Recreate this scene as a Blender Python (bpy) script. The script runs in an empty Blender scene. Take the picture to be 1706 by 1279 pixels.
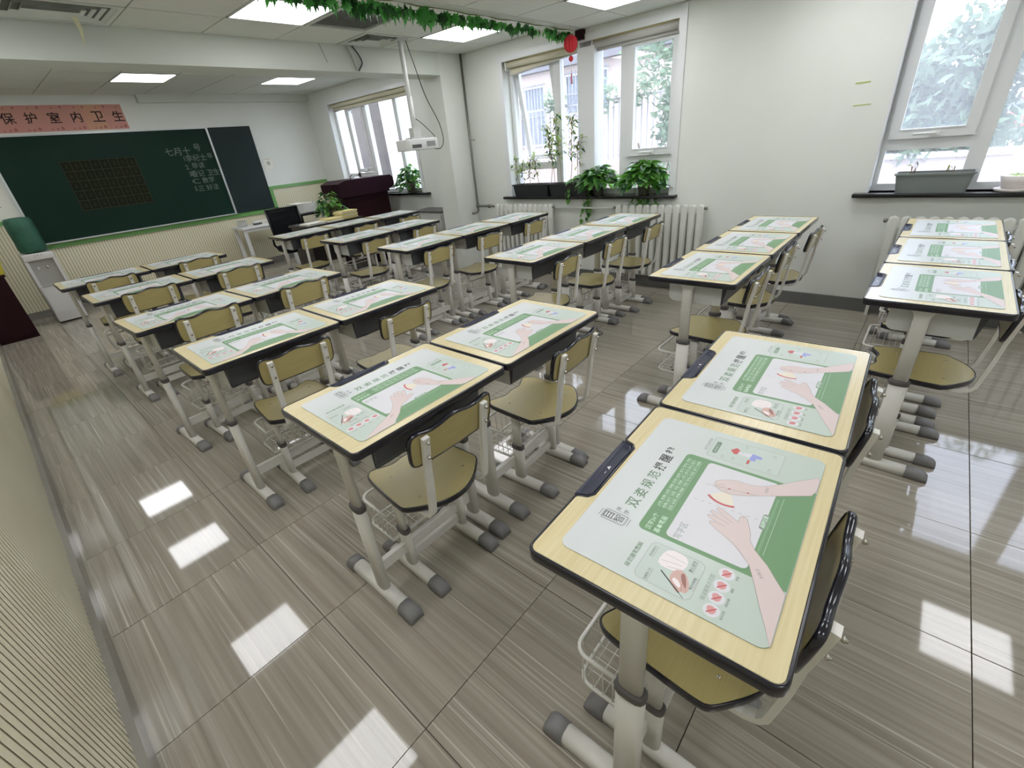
import bpy, math, random
from mathutils import Vector, Matrix, Euler
R = math.radians
rnd = random.Random(7)
S = bpy.context.scene
COL = S.collection

# ------------------------------------------------------------------ camera
F_PX = 750.6
AZ, EL, ROLL = 0.81537, 0.48950, -0.104295
cam_d = bpy.data.cameras.new('camera'); cam = bpy.data.objects.new('camera', cam_d); COL.objects.link(cam)
cam_d.sensor_width = 36.0; cam_d.sensor_fit = 'HORIZONTAL'; cam_d.lens = 36.0 * F_PX / 1706.0
cam_d.clip_start = 0.02; cam_d.clip_end = 300
fwd = Vector((math.sin(AZ)*math.cos(EL), math.cos(AZ)*math.cos(EL), -math.sin(EL)))
rt = Vector((math.cos(AZ), -math.sin(AZ), 0)); up = rt.cross(fwd)
r2 = math.cos(ROLL)*rt + math.sin(ROLL)*up; u2 = -math.sin(ROLL)*rt + math.cos(ROLL)*up
M = Matrix((r2, u2, -fwd)).transposed().to_4x4(); M.translation = (0.0402, 0.2982, 1.4314)
cam.matrix_world = M
S.camera = cam

# ------------------------------------------------------------------ world, sun, exposure
W = bpy.data.worlds.new('sky'); S.world = W; W.use_nodes = True
bg = W.node_tree.nodes['Background']; bg.inputs[0].default_value = (0.86, 0.90, 1.0, 1); bg.inputs[1].default_value = 6.2
sun_d = bpy.data.lights.new('sun', 'SUN'); sun_d.energy = 3.5; sun_d.angle = R(0.6); sun_d.color = (1, 0.95, 0.88)
sun = bpy.data.objects.new('sun', sun_d); COL.objects.link(sun)
sun.rotation_euler = Vector((0.62, 0.30, -0.95)).to_track_quat('-Z', 'Y').to_euler()
PANEL_EMIT = 8.5
S.view_settings.view_transform = 'Standard'; S.view_settings.look = 'None'
S.view_settings.gamma = 1.0; S.view_settings.use_curve_mapping = False
S.view_settings.exposure = 0.20

# ------------------------------------------------------------------ materials
def mat(name, c, rough=0.5, metal=0.0, emit=None, es=0.0, coat=0.0, spec=None, c2=None, nscale=8.0, stretch=None, bump=0.0, bscale=60.0, amount=1.0):
    m = bpy.data.materials.new(name); m.use_nodes = True
    nt = m.node_tree; b = nt.nodes['Principled BSDF']
    b.inputs['Base Color'].default_value = (*c, 1); b.inputs['Roughness'].default_value = rough
    b.inputs['Metallic'].default_value = metal
    if coat: b.inputs['Coat Weight'].default_value = coat; b.inputs['Coat Roughness'].default_value = 0.08
    if spec is not None: b.inputs['Specular IOR Level'].default_value = spec
    if emit: b.inputs['Emission Color'].default_value = (*emit, 1); b.inputs['Emission Strength'].default_value = es
    tc = None
    def coord():
        t = nt.nodes.new('ShaderNodeTexCoord'); mp = nt.nodes.new('ShaderNodeMapping')
        nt.links.new(t.outputs['Object'], mp.inputs[0])
        if stretch: mp.inputs['Scale'].default_value = stretch
        return mp
    if c2:
        mp = coord(); n = nt.nodes.new('ShaderNodeTexNoise'); n.inputs['Scale'].default_value = nscale; n.inputs['Detail'].default_value = 4
        nt.links.new(mp.outputs[0], n.inputs['Vector'])
        rp = nt.nodes.new('ShaderNodeValToRGB'); rp.color_ramp.elements[0].position = 0.32; rp.color_ramp.elements[1].position = 0.68
        rp.color_ramp.elements[0].color = (*c, 1); rp.color_ramp.elements[1].color = (*c2, 1)
        nt.links.new(n.outputs['Fac'], rp.inputs[0]); nt.links.new(rp.outputs[0], b.inputs['Base Color'])
    if bump:
        t = nt.nodes.new('ShaderNodeTexCoord'); n = nt.nodes.new('ShaderNodeTexNoise'); n.inputs['Scale'].default_value = bscale
        nt.links.new(t.outputs['Object'], n.inputs['Vector']); bp = nt.nodes.new('ShaderNodeBump'); bp.inputs['Strength'].default_value = bump
        bp.inputs['Distance'].default_value = 0.002
        nt.links.new(n.outputs['Fac'], bp.inputs['Height']); nt.links.new(bp.outputs[0], b.inputs['Normal'])
    return m
def s(r, g, b_):   # sRGB 0-255 -> linear
    f = lambda x: (x/255/12.92) if x/255 <= 0.04045 else ((x/255+0.055)/1.055)**2.4
    return (f(r), f(g), f(b_))

M_wall = mat('wall_paint', s(226,228,222), 0.55, c2=s(219,222,215), nscale=1.3)
M_ceil = mat('ceiling_board', s(222,224,216), 0.7, c2=s(214,217,208), nscale=2.0)
M_ceilgap = mat('ceiling_gap', s(96,96,92), 0.7)
M_beam = mat('beam_paint', s(216,219,211), 0.6, c2=s(208,212,203), nscale=1.0)
M_grid = mat('ceiling_rail', s(170,172,166), 0.6)
M_white = mat('white_plastic', s(225,225,222), 0.35)
M_upvc = mat('window_frame_white', s(222,224,224), 0.3)
M_panel = mat('lamp_diffuser', (1,1,1), 0.5, emit=(0.96, 0.97, 1.0), es=PANEL_EMIT)
M_base = mat('baseboard_grey', s(112,112,110), 0.35, c2=s(98,98,97), nscale=3)
M_baseleft = mat('baseboard_stone', s(140,136,128), 0.25, c2=s(122,118,110), nscale=3)
M_grout = mat('grout', s(70,66,60), 0.8)
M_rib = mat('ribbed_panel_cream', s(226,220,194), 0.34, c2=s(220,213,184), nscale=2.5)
M_grooveshade = mat('ribbed_panel_groove_shade', s(160,148,116), 0.6)  # darker cream paints the shade inside the grooves
M_green = mat('green_trim', s(108,160,88), 0.35)
M_board = mat('chalkboard_green', s(22,44,36), 0.42, c2=s(27,50,41), nscale=1.4, spec=0.12)
M_board2 = mat('chalkboard_grey', s(36,46,46), 0.42, c2=s(42,52,52), nscale=1.4, spec=0.12)
M_alu = mat('aluminium', s(205,208,208), 0.3, 0.4)
M_chalk = mat('chalk', s(112,124,114), 0.9)
M_banner = mat('pink_paper', s(205,140,136), 0.6, c2=s(198,150,128), nscale=5)
M_banner2 = mat('peach_paper', s(206,158,124), 0.6, c2=s(204,146,132), nscale=5)
M_bannerdark = mat('paper_flower_print', s(140,75,75), 0.7)
M_ink = mat('black_ink', s(48,28,30), 0.7)
M_gridp = mat('poster_dark', s(26,34,24), 0.7, c2=s(38,36,18), nscale=3, spec=0.1)
M_gridl = mat('poster_lines', s(54,62,50), 0.7, spec=0.1)
M_band = mat('dark_edge_band', s(30,29,38), 0.16, coat=0.3)
M_tray = mat('pen_tray_slate', s(52,55,72), 0.32)
M_leg = mat('white_powder_coat', s(228,225,218), 0.32, c2=s(221,218,210), nscale=4)
M_cap = mat('grey_rubber', s(130,128,128), 0.5, c2=s(120,119,120), nscale=12)
M_collar = mat('grey_collar', s(88,84,82), 0.45)
M_box = mat('book_box_white', s(200,200,195), 0.35)
M_liner = mat('book_box_drawer', s(70,72,76), 0.28)
M_bolt = mat('bolt_steel', s(200,195,185), 0.2, 1.0)
M_blacksill = mat('black_sill_stone', s(22,22,24), 0.2)
M_rad = mat('radiator_enamel', s(218,219,212), 0.35)
M_raddark = mat('radiator_gap', s(120,120,112), 0.6)
M_pipe = mat('steel_pipe', s(120,118,112), 0.35, 0.6)
M_pipelight = mat('grey_painted_pipe', s(196,198,192), 0.45)
M_blind = mat('blind_fabric', s(205,200,176), 0.8)
M_blind2 = mat('blind_fabric_grey', s(196,194,188), 0.8)
M_brass = mat('blind_tube', s(214,202,160), 0.3, 0.3)
M_red = mat('red_paper', s(206,40,52), 0.6)
M_maroon = mat('maroon_wood', s(46,18,24), 0.5, spec=0.15, c2=s(38,15,19), nscale=4, stretch=(1,1,0.2))
M_podium = mat('podium_wood', s(44,18,30), 0.5, spec=0.15, c2=s(36,15,24), nscale=4, stretch=(1,1,0.2))
M_yellow = mat('yellow_plastic', s(200,184,60), 0.45)
M_bottle = mat('green_cloth_cover', s(42,96,74), 0.55, c2=s(30,76,60), nscale=8, bump=0.6, bscale=30)
M_disp = mat('dispenser_white', s(206,204,200), 0.3)
M_disp2 = mat('dispenser_recess', s(165,162,156), 0.35)
M_black = mat('black_mesh', s(18,20,22), 0.7, spec=0.15)
M_blackpl = mat('black_plastic', s(20,20,22), 0.3)
M_darktop = mat('dark_desk_top', s(34,28,28), 0.3)
M_paper = mat('paper', s(228,226,216), 0.7)
M_papery = mat('paper_yellow', s(222,206,140), 0.7)
M_planter = mat('grey_planter', s(122,128,126), 0.45)
M_pblack = mat('black_planter', s(34,36,40), 0.4)
M_potwhite = mat('white_pot', s(222,214,210), 0.35)
M_potgrey = mat('grey_pot', s(128,124,116), 0.5)
M_soil = mat('soil', s(62,50,40), 0.9, c2=s(40,32,26), nscale=40)
def leafmat(name, a, b_):
    m = mat(name, a, 0.4, c2=b_, nscale=6)
    nt = m.node_tree; bs = nt.nodes['Principled BSDF']
    out = nt.nodes['Material Output']; tr = nt.nodes.new('ShaderNodeBsdfTranslucent'); tr.inputs[0].default_value = (*[min(1, x*1.6) for x in b_], 1)
    mx = nt.nodes.new('ShaderNodeMixShader'); mx.inputs[0].default_value = 0.35
    nt.links.new(bs.outputs[0], mx.inputs[1]); nt.links.new(tr.outputs[0], mx.inputs[2]); nt.links.new(mx.outputs[0], out.inputs[0])
    return m
M_leaf = leafmat('pothos_leaf', s(58,108,42), s(104,158,66))
M_leafd = leafmat('dark_leaf', s(30,66,34), s(50,94,48))
M_leafg = leafmat('garland_leaf', s(50,122,50), s(84,156,72))
M_leafl = leafmat('light_leaf', s(120,150,70), s(160,180,100))
M_stem = mat('plant_stem', s(110,120,60), 0.6)
M_stemb = mat('brown_stem', s(130,112,80), 0.7)
M_mark = mat('green_mark', s(176,190,110), 0.8)
M_stain = mat('wall_stain', s(196,196,186), 0.8)

def wood(name, a, b_, rough):
    m = bpy.data.materials.new(name); m.use_nodes = True; nt = m.node_tree; b = nt.nodes['Principled BSDF']
    tc = nt.nodes.new('ShaderNodeTexCoord'); mp = nt.nodes.new('ShaderNodeMapping'); mp.inputs['Scale'].default_value = (2.0, 60.0, 1.0)
    n = nt.nodes.new('ShaderNodeTexNoise'); n.inputs['Scale'].default_value = 3.0; n.inputs['Detail'].default_value = 5
    rp = nt.nodes.new('ShaderNodeValToRGB'); rp.color_ramp.elements[0].position = 0.3; rp.color_ramp.elements[1].position = 0.7
    rp.color_ramp.elements[0].color = (*a, 1); rp.color_ramp.elements[1].color = (*b_, 1)
    nt.links.new(tc.outputs['Object'], mp.inputs[0]); nt.links.new(mp.outputs[0], n.inputs['Vector'])
    nt.links.new(n.outputs['Fac'], rp.inputs[0]); nt.links.new(rp.outputs[0], b.inputs['Base Color'])
    b.inputs['Roughness'].default_value = rough
    return m
M_wood = wood('desk_wood', s(214,198,154), s(224,210,170), 0.24)
M_seat = wood('chair_wood', s(176,162,108), s(184,170,116), 0.3)

def tile_mat():
    m = bpy.data.materials.new('floor_tile'); m.use_nodes = True; nt = m.node_tree; b = nt.nodes['Principled BSDF']
    N = nt.nodes.new; L = nt.links.new
    tc = N('ShaderNodeTexCoord'); oi = N('ShaderNodeObjectInfo'); cb = N('ShaderNodeCombineXYZ')
    mu = N('ShaderNodeMath'); mu.operation = 'MULTIPLY'; mu.inputs[1].default_value = 37.0
    L(oi.outputs['Random'], mu.inputs[0]); L(mu.outputs[0], cb.inputs[0]); L(mu.outputs[0], cb.inputs[1])
    ad = N('ShaderNodeVectorMath'); ad.operation = 'ADD'; L(tc.outputs['Object'], ad.inputs[0]); L(cb.outputs[0], ad.inputs[1])
    def noise(sx, sy, det, sc=1.0, dist=0.0):
        mp = N('ShaderNodeMapping'); mp.inputs['Scale'].default_value = (sx, sy, 1); L(ad.outputs[0], mp.inputs[0])
        n = N('ShaderNodeTexNoise'); n.inputs['Scale'].default_value = sc; n.inputs['Detail'].default_value = det; n.inputs['Distortion'].default_value = dist
        L(mp.outputs[0], n.inputs['Vector']); return n
    n1 = noise(48, 0.9, 4, 1.0, 0.5); n2 = noise(130, 1.1, 2, 1.0, 0.3); n3 = noise(3, 0.8, 2)
    r1 = N('ShaderNodeValToRGB'); r1.color_ramp.elements[0].position = 0.3; r1.color_ramp.elements[1].position = 0.72
    r1.color_ramp.elements[0].color = (*s(142,134,122), 1); r1.color_ramp.elements[1].color = (*s(172,164,150), 1)
    L(n1.outputs['Fac'], r1.inputs[0])
    r2_ = N('ShaderNodeValToRGB'); r2_.color_ramp.elements[0].position = 0.60; r2_.color_ramp.elements[1].position = 0.74
    r2_.color_ramp.elements[0].color = (0,0,0,1); r2_.color_ramp.elements[1].color = (1,1,1,1); L(n2.outputs['Fac'], r2_.inputs[0])
    mx = N('ShaderNodeMix'); mx.data_type = 'RGBA'; L(r2_.outputs[0], mx.inputs[0]); L(r1.outputs[0], mx.inputs[6]); mx.inputs[7].default_value = (*s(200,193,180), 1)
    mx2 = N('ShaderNodeMix'); mx2.data_type = 'RGBA'; mx2.blend_type = 'MULTIPLY'; mx2.inputs[0].default_value = 0.5
    L(mx.outputs[2], mx2.inputs[6])
    r3 = N('ShaderNodeValToRGB'); r3.color_ramp.elements[0].color = (0.84,0.84,0.84,1); r3.color_ramp.elements[1].color = (1.1,1.1,1.1,1); L(n3.outputs['Fac'], r3.inputs[0])
    L(r3.outputs[0], mx2.inputs[7]); L(mx2.outputs[2], b.inputs['Base Color'])
    b.inputs['Roughness'].default_value = 0.045; b.inputs['Specular IOR Level'].default_value = 0.55
    return m
M_tile = tile_mat()

def glass_mat(name, tint, gl=0.07, haze=0.0):
    m = bpy.data.materials.new(name); m.use_nodes = True; nt = m.node_tree
    nt.nodes.remove(nt.nodes['Principled BSDF']); out = nt.nodes['Material Output']
    t = nt.nodes.new('ShaderNodeBsdfTransparent'); t.inputs[0].default_value = (*tint, 1)
    g = nt.nodes.new('ShaderNodeBsdfGlossy'); g.inputs['Roughness'].default_value = 0.02
    mx = nt.nodes.new('ShaderNodeMixShader'); mx.inputs[0].default_value = gl
    nt.links.new(t.outputs[0], mx.inputs[1]); nt.links.new(g.outputs[0], mx.inputs[2])
    last = mx
    if haze:
        d = nt.nodes.new('ShaderNodeBsdfTranslucent'); d.inputs[0].default_value = (0.9, 0.93, 1, 1)
        m2 = nt.nodes.new('ShaderNodeMixShader'); m2.inputs[0].default_value = haze
        nt.links.new(mx.outputs[0], m2.inputs[1]); nt.links.new(d.outputs[0], m2.inputs[2]); last = m2
    nt.links.new(last.outputs[0], out.inputs[0]); return m
M_glass = glass_mat('window_glass', (0.94, 0.97, 1.0), 0.06, 0.035)
M_glassdusty = glass_mat('dusty_window_glass', (0.92, 0.95, 1.0), 0.06, 0.11)
M_glassclean = glass_mat('clean_window_glass', (0.94, 0.97, 1.0), 0.05, 0.01)
M_clear = glass_mat('clear_plastic', (0.85, 0.86, 0.84), 0.12, 0.3)

# ------------------------------------------------------------------ mesh builder
class MB:
    def __init__(self): self.v = []; self.f = []; self.mi = []; self.sm = []
    def add(self, vs, fs, m=0, smooth=False):
        o = len(self.v); self.v += [tuple(p) for p in vs]
        for f in fs: self.f.append([i+o for i in f]); self.mi.append(m); self.sm.append(smooth)
        return self
    def box(self, x0, x1, y0, y1, z0, z1, m=0):
        vs = [(x0,y0,z0),(x1,y0,z0),(x1,y1,z0),(x0,y1,z0),(x0,y0,z1),(x1,y0,z1),(x1,y1,z1),(x0,y1,z1)]
        return self.add(vs, [(3,2,1,0),(4,5,6,7),(0,1,5,4),(1,2,6,5),(2,3,7,6),(3,0,4,7)], m)
    def rings(self, rs, m=0, smooth=True, cap0=True, cap1=True, closed=True):
        n = len(rs[0]); vs = [p for r_ in rs for p in r_]; fs = []
        for k in range(len(rs)-1):
            for i in range(n if closed else n-1):
                j = (i+1) % n; fs.append((k*n+i, k*n+j, (k+1)*n+j, (k+1)*n+i))
        self.add(vs, fs, m, smooth)
        o = len(self.v) - len(vs)
        if cap0: self.f.append([o+i for i in range(n)][::-1]); self.mi.append(m); self.sm.append(False)
        if cap1: self.f.append([o+(len(rs)-1)*n+i for i in range(n)]); self.mi.append(m); self.sm.append(False)
        return self
    def plate(self, outline, z0, z1, r=0.0, m=0, top=True, bottom=True, seg=3):
        """outline: CCW xy list; extruded z0..z1 with rounded rims of radius r"""
        rs = []
        if r > 0:
            for k in range(seg+1):
                a = math.pi/2*k/seg; rs.append([(x, y, z0 + r*(1-math.sin(a))) for x, y in offset(outline, -r*(1-math.cos(a)))][:] if False else [(x, y, z0+r-r*math.cos(a)) for x, y in offset(outline, -r*(1-math.sin(a)))])
            for k in range(seg+1):
                a = math.pi/2*k/seg; rs.append([(x, y, z1-r+r*math.sin(a)) for x, y in offset(outline, -r*(1-math.cos(a)))])
        else:
            rs = [[(x, y, z0) for x, y in outline], [(x, y, z1) for x, y in outline]]
        return self.rings(rs, m, r > 0, bottom, top)
    def flat(self, pts, z, m=0):
        return self.add([(x, y, z) for x, y in pts], [list(range(len(pts)))], m)
    def tube(self, path, r, seg=8, m=0, ry=None, caps=True, smooth=True, square=False, upv=(0,0,1)):
        P = [Vector(p) for p in path]; ry = ry or r; rs = []
        upv = Vector(upv); prev = None
        for i, p in enumerate(P):
            if i == 0: t = P[1]-P[0]
            elif i == len(P)-1: t = P[-1]-P[-2]
            else: t = (P[i+1]-P[i]).normalized() + (P[i]-P[i-1]).normalized()
            t.normalize()
            if prev is None:
                a = upv if abs(t.dot(upv)) < 0.95 else Vector((0,1,0))
                n = (a - t*a.dot(t)).normalized()
            else:
                n = (prev - t*prev.dot(t)).normalized()
            prev = n; b = t.cross(n)
            k = 1.0
            if 0 < i < len(P)-1:
                c = (P[i+1]-P[i]).normalized().dot((P[i]-P[i-1]).normalized()); k = 1.0/max(0.5, math.sqrt((1+c)/2))
            if square:
                rs.append([p + n*(r*sx) + b*(ry*sy) for sx, sy in ((1,1),(-1,1),(-1,-1),(1,-1))])
            else:
                rs.append([p + n*(r*math.cos(2*math.pi*j/seg)) + b*(ry*math.sin(2*math.pi*j/seg)) for j in range(seg)])
        rs = [[tuple(q) for q in rr] for rr in rs]
        return self.rings(rs, m, smooth and not square, caps, caps)
    def lathe(self, prof, c=(0,0,0), seg=20, m=0, mod=None, smooth=True):
        rs = []
        for r_, z in prof:
            rs.append([(c[0]+r_*(mod(2*math.pi*j/seg) if mod else 1)*math.cos(2*math.pi*j/seg), c[1]+r_*(mod(2*math.pi*j/seg) if mod else 1)*math.sin(2*math.pi*j/seg), c[2]+z) for j in range(seg)])
        return self.rings(rs, m, smooth)
    def mesh(self, name, mats):
        me = bpy.data.meshes.new(name); me.from_pydata(self.v, [], self.f); me.update()
        for mt in (mats if isinstance(mats, (list, tuple)) else [mats]): me.materials.append(mt)
        me.polygons.foreach_set('material_index', self.mi); me.polygons.foreach_set('use_smooth', self.sm); me.update()
        return me
    def obj(self, name, mats, parent=None, loc=None, rot=None):
        return link(name, self.mesh(name, mats), parent, loc, rot)
def offset(pts, d):
    n = len(pts); out = []
    for i in range(n):
        a = Vector(pts[i-1]); b = Vector(pts[i]); c = Vector(pts[(i+1) % n])
        e1 = (b-a); e2 = (c-b)
        if e1.length < 1e-9: e1 = e2
        if e2.length < 1e-9: e2 = e1
        e1.normalize(); e2.normalize()
        n1 = Vector((e1.y, -e1.x)); n2 = Vector((e2.y, -e2.x)); nn = n1+n2
        if nn.length < 1e-6: nn = n1
        nn.normalize(); k = 1.0/max(0.6, nn.dot(n1))
        out.append((b.x+nn.x*d*k, b.y+nn.y*d*k))
    return out
def rrect(x0, x1, y0, y1, r, seg=5):
    pts = []
    for cx, cy, a0 in ((x1-r, y0+r, -90), (x1-r, y1-r, 0), (x0+r, y1-r, 90), (x0+r, y0+r, 180)):
        for k in range(seg+1):
            a = R(a0 + 90*k/seg); pts.append((cx+r*math.cos(a), cy+r*math.sin(a)))
    return pts
def arc(c, r, a0, a1, n): return [(c[0]+r*math.cos(R(a0+(a1-a0)*k/n)), c[1]+r*math.sin(R(a0+(a1-a0)*k/n))) for k in range(n+1)]
def link(name, data, parent=None, loc=None, rot=None):
    o = bpy.data.objects.new(name, data); COL.objects.link(o)
    if parent: o.parent = parent
    if loc is not None: o.location = loc
    if rot is not None: o.rotation_euler = rot
    return o
def tag(o, label=None, cat=None, group=None, kind=None):
    if label: o['label'] = label
    if cat: o['category'] = cat
    if group: o['group'] = group
    if kind: o['kind'] = kind
    return o
def thing(name, label, cat, loc=(0,0,0), rotz=0.0, group=None):
    return tag(link(name, None, None, loc, (0,0,rotz)), label, cat, group)
def bx(name, m, x0, x1, y0, y1, z0, z1, parent=None):
    return MB().box(x0, x1, y0, y1, z0, z1).obj(name, m, parent)
def dup(o, loc=None, rotz=None, parent=None):
    c = o.copy(); COL.objects.link(c)
    if parent: c.parent = parent
    if loc is not None: c.location = loc
    if rotz is not None: c.rotation_euler = (0, 0, rotz)
    for ch in o.children: dup(ch, parent=c)
    return c
_tc = {}
def text_geo(txt, size=1.0, bold=0.0):
    """vertices and faces of a flat text, centred at the origin"""
    k = (txt, bold)
    if k not in _tc:
        cu = bpy.data.curves.new('t', 'FONT'); cu.body = txt; cu.align_x = 'CENTER'; cu.align_y = 'CENTER'; cu.resolution_u = 1; cu.offset = bold
        ob = bpy.data.objects.new('t', cu); COL.objects.link(ob)
        dg = bpy.context.evaluated_depsgraph_get(); me = ob.evaluated_get(dg).to_mesh()
        v = [tuple(p.co) for p in me.vertices]; f = [tuple(p.vertices) for p in me.polygons]
        ob.evaluated_get(dg).to_mesh_clear(); bpy.data.objects.remove(ob); bpy.data.curves.remove(cu)
        if v:
            cx = (min(p[0] for p in v)+max(p[0] for p in v))/2; cy = (min(p[1] for p in v)+max(p[1] for p in v))/2
            v = [(p[0]-cx, p[1]-cy, 0) for p in v]
        _tc[k] = (v, f)
    v, f = _tc[k]
    return [(p[0]*size, p[1]*size, 0) for p in v], f
def put_text(mb, txt, cx, cy, z, size=None, width=None, height=None, m=0, bold=0.0, ang=0.0):
    v, f = text_geo(txt, 1.0, bold)
    if not v: return
    w = max(p[0] for p in v)-min(p[0] for p in v); h = max(p[1] for p in v)-min(p[1] for p in v)
    sx = sy = size or 1
    if width: sx = width/w; sy = sx if not height else height/h
    elif height: sy = height/h; sx = sy
    c, s_ = math.cos(ang), math.sin(ang)
    mb.add([(cx + c*p[0]*sx - s_*p[1]*sy, cy + s_*p[0]*sx + c*p[1]*sy, z) for p in v], f, m)

# ================================================================== ROOM SHELL
XL, XN, XF, YB, YF = -0.25, 4.38, 4.58, -1.9, 8.60
Z1, Z2, Z3 = 2.27, 2.34, 2.44       # ceiling heights: near, middle, front
ZT = 2.75
PITCH = 0.565
floor = tag(MB().box(XL-0.3, XF+0.3, YB-0.3, YF+0.3, -0.08, -0.006).obj('floor', M_grout), kind='structure')
tile_v = MB(); g = PITCH/2-0.0012
tile_v.plate(rrect(-g, g, -g, g, 0.001, 1), -0.006, 0.0, 0.0008, 0, True, False, 1)
tile_me = tile_v.mesh('tile', M_tile)
x = 0.30-PITCH
while x < XF:
    y = 1.015-PITCH*6
    while y < YF:
        x0, x1, y0, y1 = max(x, XL), min(x+PITCH, XF), max(y, YB), min(y+PITCH, YF)
        if x1-x0 > 0.02 and y1-y0 > 0.02:
            if x1-x0 > PITCH-0.002 and y1-y0 > PITCH-0.002:
                o = link('tile', tile_me, floor, (x+PITCH/2, y+PITCH/2, 0))
            else:
                t = MB().box((x0-x1)/2+0.0012, (x1-x0)/2-0.0012, (y0-y1)/2+0.0012, (y1-y0)/2-0.0012, -0.006, 0)
                o = t.obj('tile', M_tile, floor, ((x0+x1)/2, (y0+y1)/2, 0))
            o.rotation_euler = (R(rnd.uniform(-0.10, 0.10)), R(rnd.uniform(-0.10, 0.10)), 0)
        y += PITCH
    x += PITCH

# walls
tag(bx('wall_left', M_wall, XL-0.2, XL, YB-0.2, YF+0.2, 0, ZT), kind='structure')
tag(bx('wall_back', M_wall, XL, XN+0.3, YB-0.2, YB, 0, ZT), kind='structure')
wf = tag(bx('wall_front', M_wall, XL, XF+0.25, YF, YF+0.2, 0, ZT), kind='structure')
# window wall with openings, near section (x = XN) and bay (x = XF)
WT = 0.26
def wall_with_holes(name, x0, x1, y0, y1, holes):
    mb = MB(); ys = y0
    for a, b, z0, z1 in sorted(holes):
        mb.box(x0, x1, ys, a, 0, ZT); mb.box(x0, x1, a, b, 0, z0); mb.box(x0, x1, a, b, z1, ZT); ys = b
    mb.box(x0, x1, ys, y1, 0, ZT)
    return tag(mb.obj(name, M_wall), kind='structure')
wall_with_holes('wall_right', XN, XN+WT, YB-0.2, 4.64, [(2.13, 4.07, 0.875, 2.19), (-1.30, 0.675, 0.875, 2.19)])
wall_with_holes('wall_bay', XF, XF+WT-0.06, 4.93, YF+0.2, [(5.92, 7.98, 0.915, 2.24)])
tag(bx('wall_pillar', M_wall, 4.03, XF+WT, 4.64, 4.93, 0, ZT), kind='structure')
# beam
tag(bx('trim_beam', M_beam, XL, 4.03, 4.64, 4.93, 2.14, ZT), kind='structure')
# roof slab above everything
ceiling = tag(bx('ceiling', M_ceilgap, XL-0.2, XF+0.3, YB-0.2, YF+0.2, ZT, ZT+0.15), kind='structure')
# ceiling boards, one object each; cells listed in grid coordinates
LAMPS = []
GX = [XL, 0.02, 0.58, 1.19, 1.74, 2.29, 2.84, 3.41, 3.97, 4.60]
def ceil_zone(z, ys, xmax, special):
    for i in range(len(GX)-1):
        for j in range(len(ys)-1):
            x0, x1, y0, y1 = GX[i], min(GX[i+1], xmax), ys[j], ys[j+1]
            if x1-x0 < 0.03: continue
            if (i, j) in special: continue
            g = 0.005
            MB().box(x0+g, x1-g, y0+g, y1-g, z, z+0.012).obj('ceiling_panel', M_ceil, ceiling)
    # dark backing in the joints
    MB().box(XL, xmax, ys[0], ys[-1], z+0.013, z+0.02).obj('ceiling_backing', M_ceilgap, ceiling)
ceil_zone(Z1, [YB, -1.80+0.25, -1.0, -0.45, 0.10, 0.65, 1.20, 1.75+0.02, 2.05, 2.60, 3.03], XN, {(7, 8), (1, 8), (4, 8), (4, 5), (1, 5), (7, 5), (1, 2), (4, 2), (7, 2)})
YM = [3.11, 3.65, 4.17, 4.64]
ceil_zone(Z2, YM, XN, {(1, 1), (4, 1), (7, 1), (5, 1), (6, 2), (2, 2)})
YFR = [4.93, 5.12, 5.68, 6.20, 6.76-0.05, 7.03-0.03, 7.58, 8.13, 8.60]
YFR = [4.93, 5.10, 5.66, 6.18, 6.50, 7.01, 7.57, 8.12, 8.60]
ceil_zone(Z3, YFR, XF, {(1, 5), (4, 5), (7, 5), (1, 2), (4, 2), (7, 2)})
# step edge between near and middle ceilings
tag(bx('trim_1', M_beam, XL, XN, 3.03, 3.11, Z1-0.004, ZT), kind='structure')
tag(bx('trim_2', M_beam, 2.20, XF, YF-0.09, YF, 2.345, Z3), kind='structure')

# ceiling lamps
def ceiling_lamp(i, ys, j, z, label, xs=None):
    x0, x1, y0, y1 = GX[i]+0.008, GX[i+1]-0.008, ys[j]+0.008, ys[j+1]-0.008
    if xs: x0, x1 = xs
    t = thing('ceiling_lamp', label, 'ceiling light', ((x0+x1)/2, (y0+y1)/2, z), 0, 'square ceiling lamps')
    a, b = (x1-x0)/2, (y1-y0)/2
    fr = MB()
    for q in ((-a, -a+0.012, -b, b), (a-0.012, a, -b, b), (-a, a, -b, -b+0.012), (-a, a, b-0.012, b)): fr.box(*q, -0.003, 0.02)
    fr.obj('frame', M_white, t)
    MB().box(-a+0.012, a-0.012, -b+0.012, b-0.012, 0.0, 0.008).obj('diffuser', M_panel, t)
Y1L = [YB, -1.55, -1.0, -0.45, 0.10, 0.65, 1.20, 1.77, 2.05, 2.60, 3.03]
for i, side in ((1, 'along the left wall'), (4, 'down the middle'), (7, 'near the windows')):
    ceiling_lamp(i, Y1L, 8, Z1, f'square lamp in the low near ceiling {side}')
    ceiling_lamp(i, Y1L, 5, Z1, f'square lamp above the back row {side}')
    ceiling_lamp(i, Y1L, 2, Z1, f'square lamp at the back of the room {side}')
    ceiling_lamp(i, YM, 1, Z2, f'square lamp just before the beam {side}')
    ceiling_lamp(i, YFR, 2, Z3, f'square lamp just behind the beam {side}')
    ceiling_lamp(i, YFR, 5, Z3, f'square lamp nearest the blackboard {side}')

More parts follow.
